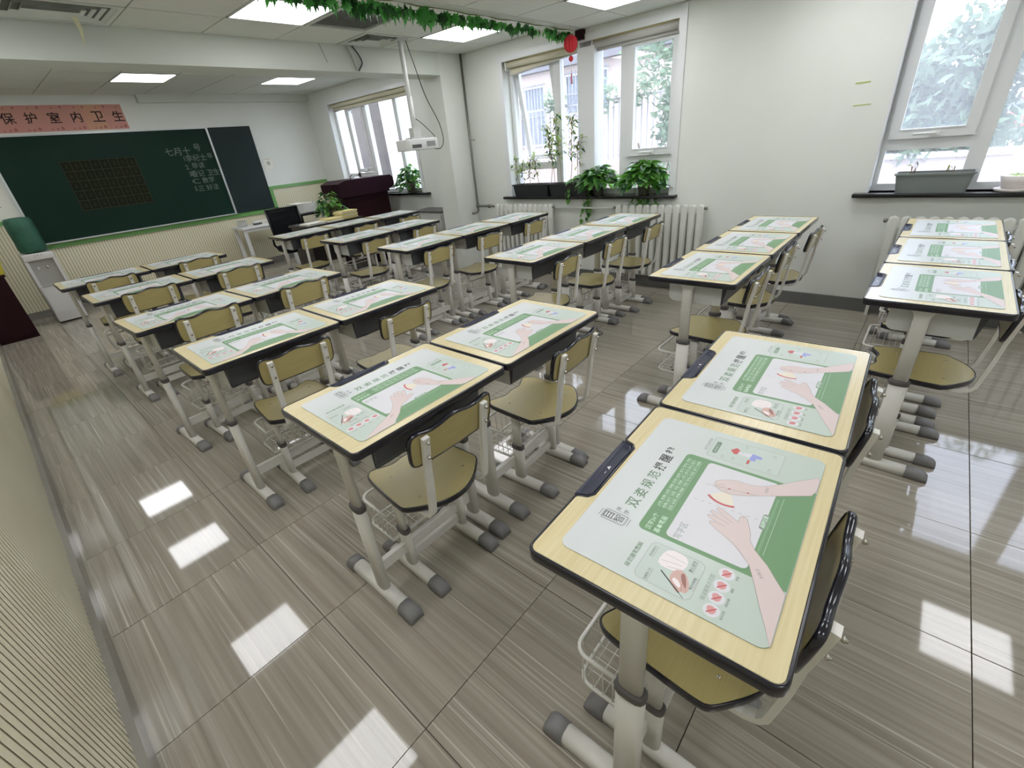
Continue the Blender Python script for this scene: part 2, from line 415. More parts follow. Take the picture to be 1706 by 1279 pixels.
# ceiling vents
def vent_slats(name, label, x0, x1, y0, y1, z, along='x', n=12, concentric=False):
    t = thing(name, label, 'air vent', ((x0+x1)/2, (y0+y1)/2, z))
    a, b = (x1-x0)/2-0.006, (y1-y0)/2-0.006
    fr = MB(); w = 0.028
    for q in ((-a, -a+w, -b, b), (a-w, a, -b, b), (-a+w, a-w, -b, -b+w), (-a+w, a-w, b-w, b)): fr.box(*q, -0.004, 0.02)
    fr.obj('frame', M_beam, t)
    MB().box(-a+w, a-w, -b+w, b-w, 0.016 if not concentric else 0.045, 0.05).obj('backing', M_ceilgap, t)
    if not concentric:
        for k in range(n):
            yy = -b+w+(2*(b-w))*(k+0.5)/n; d = (b-w)/n*0.5
            sl = MB(); sl.add([(-a+w, -d, 0.0), (a-w, -d, 0.0), (a-w, d, 0.004), (-a+w, d, 0.004), (-a+w, -d, 0.002), (a-w, -d, 0.002), (a-w, d, 0.006), (-a+w, d, 0.006)], [(3,2,1,0),(4,5,6,7),(0,1,5,4),(1,2,6,5),(2,3,7,6),(3,0,4,7)])
            sl.obj('slat', M_grid, t, (0, yy, 0))
    else:
        for k in range(4):
            q = 0.035+0.042*k; a2, b2 = a-w-q+0.035, b-w-q+0.035
            if b2 < 0.03: break
            rs = MB(); o1 = [(-a2,-b2),(a2,-b2),(a2,b2),(-a2,b2)]; o2 = [(x_*(1-0.028/a2), y_*(1-0.028/b2)) for x_, y_ in o1]
            rs.rings([[(x_, y_, 0.0) for x_, y_ in o1], [(x_, y_, 0.028) for x_, y_ in o2], [(x_, y_, 0.031) for x_, y_ in o2], [(x_, y_, 0.004) for x_, y_ in o1]], 0, False, False, False)
            rs.obj('louvre', M_beam, t)
    return t
vent_slats('ceiling_grille', 'slatted return air grille beside the middle ceiling lamp', GX[5], GX[6], YM[1], YM[2], Z2)
vent_slats('air_diffuser', 'louvred square air diffuser beside the projector pole', GX[6], 3.34, YM[2], 4.63, Z2, concentric=True)
bx('ceiling_panel', M_ceil, 3.345, GX[7]-0.0035, YM[2]+0.0035, 4.635, Z2, Z2+0.012, ceiling)
vent_slats('air_diffuser', 'louvred square air diffuser at the left end of the beam', GX[2], GX[3], YM[2], 4.63, Z2, concentric=True)
rb = MB(); rb.add([(0.97,4.46,2.335),(1.00,4.46,2.335),(1.015,4.52,2.285),(0.995,4.52,2.285),(1.005,4.60,2.22),(1.010,4.60,2.22)], [(0,1,2,3),(3,2,5,4)]); tag(rb.obj('cloth_strip', mat('faded_cloth', s(214,210,176), 0.8)), 'pale yellow cloth strip hanging from the left air diffuser', 'cloth strip')

# ------------------------------------------------------------------ wainscot, baseboards
def ribbed(name, parent, p0, dirv, nrm, length, z0, z1, pitch=0.032):
    """reeded panel: flat strips with shallow grooves shaded by colour, starting at p0 and running along dirv"""
    mb = MB(); n = int(length/pitch); d = Vector(dirv); nv = Vector(nrm); p0 = Vector(p0)
    def P(a, o, z): q = p0 + d*a + nv*o; return (q.x, q.y, z)
    for k in range(n+1):
        a0 = k*pitch; a1 = min(a0+pitch*0.80, length); a2 = min(a0+pitch, length)
        if a1 <= a0+1e-4: break
        am = (a0+a1)/2
        mb.add([P(a0,0.003,z0),P(am,0.0042,z0),P(a1,0.003,z0),P(a0,0.003,z1),P(am,0.0042,z1),P(a1,0.003,z1)], [(0,1,4,3),(1,2,5,4)], 0, True)
        if a2 > a1: mb.add([P(a1,0.0022,z0),P(a2,0.0022,z0),P(a2,0.0022,z1),P(a1,0.0022,z1)], [(0,1,2,3)], 1)  # groove strip is nearly flush, its shade is in the colour
    return tag(mb.obj(name, [M_rib, M_grooveshade], parent), kind='stuff')
wain_l = tag(link('trim_3', None), kind='structure')
ribbed('ribbed_panel', wain_l, (XL, YB, 0), (0,1,0), (1,0,0), YF-YB, 0.09, 1.12)
bx('rail', M_green, XL, XL+0.022, YB, YF, 1.12, 1.17, wain_l)
wain_f = tag(link('trim_4', None), kind='structure')
ribbed('ribbed_panel', wain_f, (XL, YF, 0), (1,0,0), (0,-1,0), 0.86, 0.09, 1.12)
ribbed('ribbed_panel', wain_f, (0.61, YF, 0), (1,0,0), (0,-1,0), 2.96, 0.09, 0.79)
ribbed('ribbed_panel', wain_f, (3.59, YF, 0), (1,0,0), (0,-1,0), XF-3.59, 0.09, 1.12)
bx('rail', M_green, XL, 0.56, YF-0.022, YF, 1.12, 1.165, wain_f)
bx('rail', M_green, 3.535, XF, YF-0.022, YF, 1.12, 1.165, wain_f)
bx('rail', M_green, 3.535, 3.59, YF-0.024, YF, 0.785, 1.12, wain_f)
bx('rail', M_green, 0.56, 3.59, YF-0.024, YF, 0.785, 0.845, wain_f)
tag(bx('baseboard_left', M_baseleft, XL, XL+0.025, YB, YF, 0, 0.09), kind='structure')
tag(bx('baseboard_front', M_baseleft, XL, XF, YF-0.02, YF, 0, 0.09), kind='structure')
tag(bx('baseboard_right', M_base, XN-0.018, XN, YB, 4.64, 0, 0.10), kind='structure')
tag(bx('baseboard_bay', M_base, XF-0.018, XF, 4.93, YF, 0, 0.10), kind='structure')

# ------------------------------------------------------------------ windows
def frame_rect(mb, x0, x1, y0, y1, z0, z1, w):
    mb.box(x0, x1, y0, y0+w, z0, z1); mb.box(x0, x1, y1-w, y1, z0, z1)
    mb.box(x0, x1, y0+w, y1-w, z0, z0+w); mb.box(x0, x1, y0+w, y1-w, z1-w, z1)
GL = {'window_1': M_glassclean, 'window_2': M_glass, 'window_3': M_glassdusty}
def pane(par, x, y0, y1, z0, z1): return bx('pane', GL[par.name], x, x+0.006, y0, y1, z0, z1, par)
def handle(par, x, y0, y1, z):
    mb = MB(); mb.box(x-0.012, x, y0, y0+0.05, z-0.016, z+0.016); mb.tube([(x-0.03, y0+0.02, z), (x-0.034, (y0+y1)/2, z+0.002), (x-0.03, y1, z)], 0.007, 6); mb.tube([(x-0.01, y0+0.025, z), (x-0.03, y0+0.025, z)], 0.007, 6)
    return mb.obj('handle', M_white, par)
def sash(par, x, y0, y1, z0, z1, w=0.055, h=True, tilt=0.0):
    s_ = link('sash', None, par, (x, (y0+y1)/2, z1))
    a = (y1-y0)/2; H = z1-z0
    mb = MB(); frame_rect(mb, -0.02, 0.025, -a, a, -H, 0, w); mb.box(-0.026, -0.02, -a+w-0.008, a-w+0.008, w-0.008-H, w-H)
    mb.obj('sash_frame', M_upvc, s_)
    bx('pane', GL[par.name], 0, 0.006, -a+w, a-w, w-H, -w, s_)
    if h: handle(s_, -0.022, -0.05, 0.09, w*0.45-H)
    s_.rotation_euler = (0, -R(tilt), 0)
    return s_
XW = 4.50
# window 2 (the big one in the middle of the photograph)
w2 = tag(link('window_2', None), kind='structure')
fr = MB(); frame_rect(fr, XW, XW+0.07, 2.13, 4.07, 0.875, 2.19, 0.05)
fr.obj('frame', M_upvc, w2)
for a, b, nm in ((2.955, 3.135, 'post'), (3.405, 3.49, 'mullion'), (2.645, 2.73, 'mullion')):
    bx(nm, M_upvc, XW-(0.10 if nm == 'post' else 0.0), XW+0.07, a, b, 0.925, 2.14, w2)
bx('transom', M_upvc, XW, XW+0.07, 3.49, 4.02, 1.14, 1.21, w2)
bx('transom', M_upvc, XW, XW+0.07, 2.18, 2.645, 1.14, 1.21, w2)
sash(w2, XW+0.03, 3.50, 4.01, 1.22, 2.135, 0.05, True, 11.0)
sash(w2, XW-0.005, 2.18, 2.645, 1.21, 2.13, 0.06, True, 0)
pane(w2, XW+0.03, 3.135, 3.405, 0.925, 2.14); pane(w2, XW+0.03, 2.73, 2.955, 0.925, 2.14)
pane(w2, XW+0.03, 3.49, 4.02, 0.925, 1.14); pane(w2, XW+0.03, 2.18, 2.645, 0.925, 1.14)
MB().plate(rrect(4.31, XW+0.0, 2.07, 4.15, 0.008, 2), 0.849, 0.876, 0.004).obj('sill', M_blacksill, w2)
ca = MB(); ca.box(XN-0.012, XN, 4.05, 4.11, 0.876, 2.23); ca.box(XN-0.012, XN, 2.09, 2.15, 0.876, 2.262); ca.box(XN-0.012, XN, 2.15, 4.05, 2.175, 2.23)
ca.obj('casing', M_upvc, w2)
# window 3 (right edge)
w3 = tag(link('window_3', None), kind='structure')
fr = MB(); frame_rect(fr, XW, XW+0.07, -1.30, 0.675, 0.875, 2.19, 0.045); fr.obj('frame', M_upvc, w3)
bx('mullion', M_upvc, XW, XW+0.07, 0.10, 0.19, 0.92, 2.145, w3); bx('transom', M_upvc, XW, XW+0.07, 0.19, 0.63, 1.135, 1.205, w3)
bx('mullion', M_upvc, XW, XW+0.07, -0.80, -0.71, 0.92, 2.145, w3); bx('transom', M_upvc, XW, XW+0.07, -1.255, -0.80, 1.135, 1.205, w3)
sash(w3, XW-0.005, 0.19, 0.635, 1.205, 2.14, 0.058); sash(w3, XW-0.005, -1.25, -0.80, 1.205, 2.14, 0.058)
pane(w3, XW+0.03, -0.71, 0.10, 0.92, 2.145); pane(w3, XW+0.03, 0.19, 0.63, 0.92, 1.135); pane(w3, XW+0.03, -1.255, -0.80, 0.92, 1.135)
MB().plate(rrect(4.31, XW, -1.40, 0.745, 0.008, 2), 0.848, 0.875, 0.004).obj('sill', M_blacksill, w3)
bx('casing', M_upvc, XN-0.006, XN+0.12, 0.66, 0.676, 0.876, 2.19, w3)
# window 1 (bay, behind the podium)
w1 = tag(link('window_1', None), kind='structure')
XB = 4.68
fr = MB(); frame_rect(fr, XB, XB+0.07, 5.92, 7.98, 0.915, 2.24, 0.05); fr.obj('frame', M_upvc, w1)
bx('mullion', M_upvc, XB, XB+0.07, 7.10, 7.17, 0.96, 2.19, w1); bx('mullion', M_upvc, XB, XB+0.07, 6.34, 6.42, 0.96, 2.19, w1); bx('transom', M_upvc, XB, XB+0.07, 7.17, 7.93, 1.16, 1.22, w1)
sash(w1, XB, 7.18, 7.60, 1.23, 2.15, 0.05, True, 0); bx('mullion', M_upvc, XB, XB+0.07, 7.61, 7.68, 0.96, 2.19, w1)
pane(w1, XB+0.03, 5.97, 6.34, 0.96, 2.19); pane(w1, XB+0.03, 6.42, 7.10, 0.96, 2.19); pane(w1, XB+0.03, 7.17, 7.61, 0.96, 1.16); pane(w1, XB+0.03, 7.68, 7.93, 0.96, 2.19)
MB().plate(rrect(4.50, XB, 5.77, 8.05, 0.008, 2), 0.888, 0.915, 0.004).obj('sill', M_blacksill, w1)
ca = MB(); ca.box(XF-0.012, XF, 7.96, 8.02, 0.916, 2.26); ca.box(XF-0.012, XF, 5.88, 5.94, 0.916, 2.26); ca.box(XF-0.012, XF, 5.94, 7.96, 2.225, 2.27); ca.obj('casing', M_upvc, w1)

# roller blinds
def blind(label, x, y0, y1, z, drop0, drop1, fm, group=None):
    t = thing('roller_blind', label, 'blind', (x, (y0+y1)/2, z)); a = (y1-y0)/2
    mb = MB(); mb.tube([(0, -a, 0), (0, a, 0)], 0.028, 12); mb.obj('roll', fm, t)
    mb = MB(); mb.box(0.027, 0.030, -a+0.01, a-0.01, -1, 0); vs = mb.v
    mb.v = [(q[0], q[1], (0 if q[2] == 0 else -(drop0 if q[1] < 0 else drop1))) for q in vs]; mb.obj('fabric', fm, t)
    mb = MB(); mb.tube([(0.0285, -a+0.01, -drop0), (0.0285, a-0.01, -drop1)], 0.009, 8); mb.obj('bottom_bar', M_blind2, t)
    mb = MB(); mb.tube([(-0.02, -a, 0.03), (-0.02, a, 0.03)], 0.009, 8); mb.obj('headrail', M_brass, t)
    bx('bracket', M_white, -0.03, 0.03, -a-0.012, -a, -0.045, 0.04, t); bx('bracket', M_white, -0.03, 0.03, a, a+0.012, -0.045, 0.04, t)
blind('cream roller blind over the left half of the middle window', 4.43, 3.12, 4.02, 2.145, 0.02, 0.09, M_blind)
blind('grey roller blind over the right half of the middle window', 4.43, 2.17, 2.97, 2.145, 0.045, 0.045, M_blind2)
blind('cream roller blind on the window behind the podium', 4.62, 5.97, 7.93, 2.20, 0.07, 0.07, M_blind)

# ------------------------------------------------------------------ radiators and pipes
def radiator(label, y0, y1, z0, z1, pitch=0.072, x=4.30, depth=0.05):
    t = thing('radiator', label, 'radiator', (x, (y0+y1)/2, 0)); n = int(round((y1-y0)/pitch)); p = (y1-y0)/n; a = (y1-y0)/2
    sec = MB(); w = p*0.42
    out = []
    for k in range(9): q = math.pi*k/8; out.append((z1-0.022+0.022*math.sin(q), -w*math.cos(q)))
    prof = [(-w, z0)] + [(yy, zz) for zz, yy in out] + [(w, z0)]
    rs = [[(-depth/2+0.006, y_*0.8, z_) for y_, z_ in prof], [(-depth/2, y_*0.55, z_-0.004) for y_, z_ in prof]]
    sec.rings([[(-depth/2, y_*0.6, z_ if z_ < z1-0.05 else z_-0.004) for y_, z_ in prof], [(-depth/2+0.01, y_, z_) for y_, z_ in prof], [(depth/2-0.01, y_, z_) for y_, z_ in prof], [(depth/2, y_*0.6, z_) for y_, z_ in prof]], 0, True)
    sec.box(-0.012, 0.012, -p/2, p/2, z0+0.03, z0+0.06); sec.box(-0.012, 0.012, -p/2, p/2, z1-0.07, z1-0.035)
    me = sec.mesh('section', M_rad)
    for k in range(n): link('section', me, t, (0, -a+p*(k+0.5), 0))
    mb = MB(); mb.tube([(0.0, a-0.01, z1-0.03), (0.0, a+0.02, z1-0.03)], 0.013, 8); mb.tube([(0.0, -a+0.01, z1-0.03), (0.0, -a-0.02, z1-0.03)], 0.013, 8); mb.obj('end_plug', M_pipe, t)
    fb = MB(); fb.box(-0.01, 0.01, -a+0.02, -a+0.04, 0.0, z0+0.01); fb.box(-0.01, 0.01, a-0.04, a-0.02, 0.0, z0+0.01); fb.obj('foot', M_rad, t)
radiator('white column radiator under the left half of the middle window', 3.42, 4.28, 0.16, 0.80)
radiator('white column radiator under the right half of the middle window', 1.78, 2.65, 0.14, 0.80)
radiator('white column radiator under the right edge window', -1.0, 0.50, 0.12, 0.73)
mb = MB(); mb.tube([(4.325, 4.595, 2.335), (4.325, 4.60, 0.80), (4.325, 4.60, 0.715), (4.30, 4.60, 0.70), (4.22, 4.60, 0.70)], 0.013, 10)
mb.lathe([(0.0,-0.02),(0.02,-0.02),(0.02,0.02),(0.0,0.02)], (4.325, 4.60, 0.775), 10)
t = mb.obj('heating_pipe', M_pipe); tag(t, 'bare steel heating riser in the corner by the pillar', 'pipe')
mb = MB(); mb.tube([(4.325, 4.615, 1.5), (4.325, 4.52, 1.5)], 0.004, 6); mb.obj('pipe_clip', M_pipe, t)
mb = MB(); mb.tube([(4.325, 4.58, 0.775), (4.30, 4.54, 0.775), (4.30, 4.31, 0.775)], 0.011, 8); mb.lathe([(0.0,-0.02),(0.018,-0.02),(0.018,0.02),(0.0,0.02)], (4.30, 4.38, 0.775), 10); mb.obj('branch', M_pipe, t)
mb = MB(); mb.tube([(4.30, 3.39, 0.765), (4.30, 2.68, 0.765)], 0.009, 8); tag(mb.obj('heating_pipe', M_pipelight), 'thin pipe joining the two radiators under the middle window', 'pipe')
# low cabinet beside the pillar
t = thing('low_cabinet', 'low pale cabinet with thin dark top behind the pillar', 'cabinet', (4.36, 5.45, 0))
MB().box(-0.15, 0.15, -0.26, 0.33, 0.0, 0.70).obj('body', M_box, t); MB().plate(rrect(-0.165, 0.165, -0.275, 0.345, 0.005, 2), 0.70, 0.72, 0.003).obj('top', M_collar, t)
for k, z in enumerate((0.03, 0.25, 0.47)): bx('drawer', M_box, -0.162, -0.15, -0.25, 0.32, z, z+0.20, t)

# marks on the wall
mk = MB(); mk.box(XN-0.003, XN, 0.80, 0.885, 1.566, 1.574); mk.box(XN-0.003, XN, 0.77, 0.87, 1.435, 1.441); tag(mk.obj('paint_mark', M_mark), 'two short yellow green streaks on the white wall', 'paint mark')

# ================================================================== CHALKBOARD WALL
BY = YF-0.045
t = thing('blackboard', 'long dark green blackboard with chalk notes on the front wall', 'blackboard', (1.75, YF, 0.845))
def FB(mb, x0, x1, y0, y1, z0, z1, m=0): mb.box(x0-1.75, x1-1.75, y0-YF, y1-YF, z0-0.845, z1-0.845, m); return mb
FB(MB(), 0.57, 2.90, BY+0.01, YF-0.002, 0.855, 2.025).obj('board', M_board, t)
FB(MB(), 2.93, 3.525, BY, YF-0.002, 0.85, 2.03).obj('sliding_board', M_board2, t)
FB(MB(), 2.893, 2.918, BY-0.012, YF-0.002, 0.845, 2.04).obj('upright', M_alu, t)
fr = FB(MB(), 0.555, 2.90, BY-0.004, YF-0.002, 2.022, 2.04); fr.obj('top_rail', M_alu, t)
FB(MB(), 0.545, 0.57, BY-0.004, YF-0.002, 0.85, 2.04).obj('side_rail', M_alu, t)
FB(MB(), 0.56, 2.91, BY-0.02, YF-0.002, 0.843, 0.858).obj('chalk_ledge', M_alu, t)
def vtext(par, name, items, m, y):
    """texts standing on the front wall, facing -y; items (txt, x, z, height, bold)"""
    mb = MB()
    for txt, x_, z_, h, b_ in items:
        k = len(mb.v); put_text(mb, txt, 0, 0, 0, height=h, bold=b_)
        mb.v[k:] = [(x_+p[0], y, z_+p[1]) for p in mb.v[k:]]
    if par: mb.v = [(p[0]-par.location.x, p[1]-par.location.y, p[2]-par.location.z) for p in mb.v]
    return mb.obj(name, m, par)
vtext(t, 'chalk_writing', [('七月十', 2.44, 1.755, 0.10, 0), ('号', 2.70, 1.79, 0.09, 0.0), ('1.', 2.50, 1.66, 0.055, 0), ('李纪士', 2.64, 1.66, 0.085, 0), ('早', 2.83, 1.67, 0.07, 0),
     ('2.', 2.49, 1.55, 0.06, 0), ('早读', 2.63, 1.56, 0.08, 0), ('3.', 2.50, 1.46, 0.06, 0), ('看记 卫生', 2.69, 1.455, 0.085, 0), ('4.', 2.50, 1.36, 0.06, 0), ('二 数学', 2.64, 1.36, 0.08, 0), ('5.', 2.50, 1.26, 0.06, 0), ('三 好法', 2.66, 1.26, 0.08, 0)], M_chalk, BY+0.008)
# dark character grid sheet
t = thing('practice_grid_sheet', 'dark sheet printed with a grid of squares on the blackboard', 'sheet', (1.515, BY+0.008, 1.16))
MB().box(-0.395, 0.395, -0.003, 0, 0, 0.58).obj('sheet', M_gridp, t)
gl = MB()
for k in range(9): xx = -0.39+0.78*k/8; gl.box(xx-0.004, xx+0.004, -0.0042, -0.0032, 0.005, 0.575)
for k in range(6): zz = 0.008+0.564*k/5; gl.box(-0.39, 0.39, -0.0042, -0.0032, zz-0.004, zz+0.004)
for i in range(8):
    for j in range(5):
        cx, cz = -0.39+0.78*(i+0.5)/8, 0.008+0.564*(j+0.5)/5
        for a in (0.4, 1.2, 2.0, 2.8):
            dx, dz = math.cos(a)*0.03, math.sin(a)*0.034; gl.add([(cx-dx-0.002, -0.0036, cz-dz), (cx-dx+0.002, -0.0036, cz-dz), (cx+dx+0.002, -0.0036, cz+dz), (cx+dx-0.002, -0.0036, cz+dz)], [(0,1,2,3)])
gl.obj('grid_lines', M_gridl, t)
# slogan sheets
chars = ['', '保', '护', '室', '内', '卫', '生']
for k, ch in enumerate(chars):
    xc = 0.615+0.2135*k
    nm = {'': 'plain pink slogan sheet at the far left end of the row', '保': 'pink slogan sheet with the first brushed character bao', '护': 'pink slogan sheet with the second brushed character hu', '室': 'pink slogan sheet with the third brushed character shi', '内': 'pink slogan sheet with the fourth brushed character nei', '卫': 'peach slogan sheet with the fifth brushed character wei', '生': 'pink slogan sheet with the last brushed character sheng at right end'}[ch]
    t = thing('slogan_sheet', nm, 'poster', (xc, YF-0.001, 2.062), 0, 'slogan sheets above the blackboard')
    MB().box(-0.1066, 0.1066, -0.003, 0, 0, 0.275).obj('sheet', M_banner2 if ch in ('内', '卫') and ch == '卫' else M_banner, t)
    fl = MB()
    for cx, cz, rr in ((0.07, 0.03, 0.018), (-0.03, 0.022, 0.009), (0.02, 0.022, 0.012), (-0.08, 0.25, 0.014), (0.05, 0.245, 0.01)):
        for a in range(5):
            an = a*2*math.pi/5; px, pz = cx+math.cos(an)*rr*0.6, cz+math.sin(an)*rr*0.6
            fl.add([(px+math.cos(q*math.pi/3)*rr*0.35, -0.0036, pz+math.sin(q*math.pi/3)*rr*0.35) for q in range(6)], [list(range(6))])
    fl.obj('flower_print', M_bannerdark, t)
    if ch: vtext(t, 'character', [(ch, xc+(0.05 if ch == '保' else 0.036), 2.062+0.145, 0.115, 0.012)], M_ink, YF-0.0055)
# notices
t = thing('notice', 'paper notices taped left of the blackboard', 'notice', (0.42, YF-0.001, 1.19))
MB().box(-0.13, 0.11, -0.003, 0, 0, 0.50).obj('sheet', M_paper, t)
nt_ = MB(); [nt_.box(-0.11, 0.08, -0.0042, -0.0032, 0.44-0.03*k, 0.446-0.03*k) for k in range(5)]; nt_.box(-0.1, 0.0, -0.0042, -0.0032, 0.12, 0.127); nt_.box(-0.1, 0.0, -0.0042, -0.0032, 0.22, 0.227); nt_.obj('print', M_collar, t)
t = thing('small_notice', 'small white notice with a grey flower right of the blackboard', 'notice', (3.66, YF-0.001, 1.41))
MB().box(-0.07, 0.07, -0.003, 0, 0, 0.17).obj('sheet', M_paper, t)
fl = MB()
for a in range(7): an = a*2*math.pi/7; fl.add([(math.cos(an)*0.005, -0.0036, 0.09+math.sin(an)*0.005), (math.cos(an-0.3)*0.022, -0.0036, 0.09+math.sin(an-0.3)*0.022), (math.cos(an)*0.034, -0.0036, 0.09+math.sin(an)*0.034), (math.cos(an+0.3)*0.022, -0.0036, 0.09+math.sin(an+0.3)*0.022)], [(0,1,2,3)])
fl.box(-0.05, 0.05, -0.004, -0.0032, 0.15, 0.154); fl.obj('flower_print', M_collar, t)

# ================================================================== DESKS
DH = 0.77
ROWS = {('2',1):(0.309,5.534,0.1),('2',2):(0.362,4.645,0.58),('2',3):(0.346,3.559,2.8),('2',4):(0.403,2.684,-0.5),('2',5):(0.437,1.681,-0.36),('2',6):(0.463,0.711,1.81),
        ('3',1):(2.144,5.719,-0.9),('3',2):(2.201,4.694,0.0),('3',3):(2.174,3.693,-1.3),('3',4):(2.21,2.494,-0.73),('3',5):(2.19,1.306,-0.2),('3',6):(2.195,0.409,-0.92)}
COUNT = {('2',r):2 for r in range(1,7)}; COUNT.update({('3',r):3 for r in range(1,7)}); COUNT[('3',2)] = 2
# desk template: local origin = floor under the middle of the top, +y towards the blackboard; top 0.596 x 0.43
HW, HD = 0.297, 0.2153
def desk_outline():
    """top outline CCW seen from above, with the pen tray notch in the front edge"""
    pts = []
    pts += arc((HW-0.022, -HD+0.022), 0.022, -90, 0, 5) + arc((HW-0.022, HD-0.022), 0.022, 0, 90, 5)
    pts += [(0.112, HD)] + [(0.104, HD-0.004), (0.100, HD-0.012), (0.096, HD-0.024), (0.084, HD-0.032)]
    pts += [(-0.100, HD-0.032), (-0.112, HD-0.024), (-0.116, HD-0.012), (-0.120, HD-0.004), (-0.128, HD)]
    pts += arc((-HW+0.022, HD-0.022), 0.022, 90, 180, 5) + arc((-HW+0.022, -HD+0.022), 0.022, 180, 270, 5)
    return pts
OUT = rrect(-HW, HW, -HD, HD, 0.024, 5)
def build_desk():
    t = thing('student_desk', 'x', 'desk')
    mb = MB(); o = offset(desk_outline(), -0.0065)
    mb.plate(o, DH-0.020, DH, 0.0012, 0, True, True, 2); mb.obj('tabletop', M_wood, t)
    # dark band: outer shell, hollow underneath
    mb = MB(); inn = offset(desk_outline(), -0.0062)
    band = [[(x, y, DH-0.026) for x, y in inn]]
    D = desk_outline()
    for a in (0, 30, 60, 90): band.append([(x, y, DH-0.020-0.006*math.cos(R(a))) for x, y in offset(D, -0.005*(1-math.sin(R(a))))])
    for a in (0, 30, 60, 90): band.append([(x, y, DH-0.004+0.0048*math.sin(R(a))) for x, y in offset(D, -0.0045*(1-math.cos(R(a))))])
    band.append([(x, y, DH-0.0005) for x, y in inn])
    mb.rings(band, 0, True, True, False); mb.obj('edge_band', M_band, t)
    # pen tray
    mb = MB(); q = [(0.104, HD+0.001), (0.098, HD-0.010), (0.094, HD-0.023), (0.083, HD-0.0315), (-0.099, HD-0.0315), (-0.110, HD-0.023), (-0.114, HD-0.010), (-0.120, HD+0.001)][::-1]
    q = q if sum(q[i-1][0]*q[i][1]-q[i][0]*q[i-1][1] for i in range(len(q))) > 0 else q[::-1]
    qi = offset(q, -0.006)
    mb.rings([[(x, y, DH-0.026) for x, y in q], [(x, y, DH-0.001) for x, y in q], [(x, y, DH+0.0005) for x, y in offset(q, -0.002)], [(x, y, DH-0.009) for x, y in qi]], 0, True, True, True)
    tr = mb.obj('pen_tray', M_tray, t)
    mb = MB(); mb.flat([(-0.006, HD-0.019), (0.008, HD-0.017), (0.001, HD-0.010)], DH-0.0085); mb.flat([(-0.022, HD-0.017), (-0.014, HD-0.017), (-0.014, HD-0.0155), (-0.022, HD-0.0155)], DH-0.0085); mb.obj('maker_mark', M_white, tr)
    # book box, open towards the student
    x0, x1, yr, yf, z0, z1 = -0.213, 0.213, -0.135, 0.125, 0.632, 0.744
    def U(w, dz):
        a = [(yr, z1-0.002), (yr, z0+0.022+dz)] if False else []
        pr = [(yr, z0+dz)] + [(yf-w-0.03+0.03*math.sin(R(k*15)), z0+dz+0.03-0.03*math.cos(R(k*15))) for k in range(7)] + [(yf-w, z1)]
        return pr
    mb = MB(); pr = U(0, 0); pi_ = U(0.002, 0.002); n = len(pr)
    for (pp, m_, fl) in ((pr, 0, False), (pi_, 1, True)):
        vs = [(x0, y, z) for y, z in pp] + [(x1, y, z) for y, z in pp]
        mb.add(vs, [((i, i+1, n+i+1, n+i) if fl else (i, n+i, n+i+1, i+1)) for i in range(n-1)], m_, False)
    for sx, xx in ((-1, x0), (1, x1)):
        side = [(yr, z0)] + pr[1:] + [(yr, z1)]
        vs = [(xx, y, z) for y, z in side]; vs2 = [(xx-sx*0.0025, y, z) for y, z in side]
        mb.add(vs, [list(range(len(side)))[::(1 if sx > 0 else -1)]], 0); mb.add(vs2, [list(range(len(side)))[::(-1 if sx > 0 else 1)]], 1)
        mb.add([(xx, yr, z0), (xx, yr, z1), (xx-sx*0.0025, yr, z1), (xx-sx*0.0025, yr, z0)], [(0,1,2,3)], 0)
    bb = mb.obj('book_box', [M_box, M_liner], t)
    mb = MB(); sd = [(yr+0.004, z0+0.002), (yr-0.004, z0+0.006), (yr-0.008, z0+0.016), (yr-0.026, z1-0.003), (yr+0.004, z1-0.003)]
    mb.rings([[(x0+0.004, y, z) for y, z in sd], [(x1-0.004, y, z) for y, z in sd]], 0, False); mb.obj('drawer_front', M_liner, bb)
    # legs
    for sx in (-1, 1):
        xx = sx*0.235; yy = 0.022
        mb = MB()
        el = lambda rx, ry, z, cy=yy: [(xx+rx*math.copysign(abs(math.cos(a))**0.7, math.cos(a)), cy+ry*math.copysign(abs(math.sin(a))**0.7, math.sin(a)), z) for a in [2*math.pi*k/14 for k in range(14)]]
        mb.rings([el(0.0125, 0.026, 0.42), el(0.0125, 0.026, 0.705), el(0.0125, 0.034, 0.722), el(0.0125, 0.062, 0.737), el(0.012, 0.085, 0.744)], 0, True)
        mb.rings([el(0.0175, 0.032, 0.035), el(0.0175, 0.032, 0.425)], 0, True)
        def sec(y, w, h, z0_=0.004): return [(xx+a*w, y, z0_+b*h) for a, b in ((-1, 0), (1, 0), (1, 0.55), (0.8, 0.85), (0.45, 1), (-0.45, 1), (-0.8, 0.85), (-1, 0.55))]
        mb.rings([sec(-0.10, 0.026, 0.036), sec(0.20, 0.026, 0.036)], 0, True)
        lg = mb.obj('leg', M_leg, t)
        mb = MB(); mb.rings([el(0.019, 0.0335, 0.412), el(0.0205, 0.035, 0.416), el(0.0205, 0.035, 0.428), el(0.0185, 0.033, 0.433), el(0.0125, 0.026, 0.433)], 0, True); mb.obj('collar', M_collar, lg)
        for s0, s1 in ((-0.095, -0.172), (0.195, 0.256)):
            mb = MB(); d = s1-s0
            mb.rings([sec(s0, 0.029, 0.040, 0.0), sec(s0+d*0.55, 0.030, 0.042, 0.0), sec(s0+d*0.85, 0.029, 0.032, 0.0), sec(s1, 0.026, 0.018, 0.0)][::(1 if d < 0 else 1)], 0, True); mb.obj('foot_cap', M_cap, lg)
    MB().box(-0.2175, 0.2175, 0.012, 0.032, 0.105, 0.150).obj('crossbar', M_leg, t)
    return t

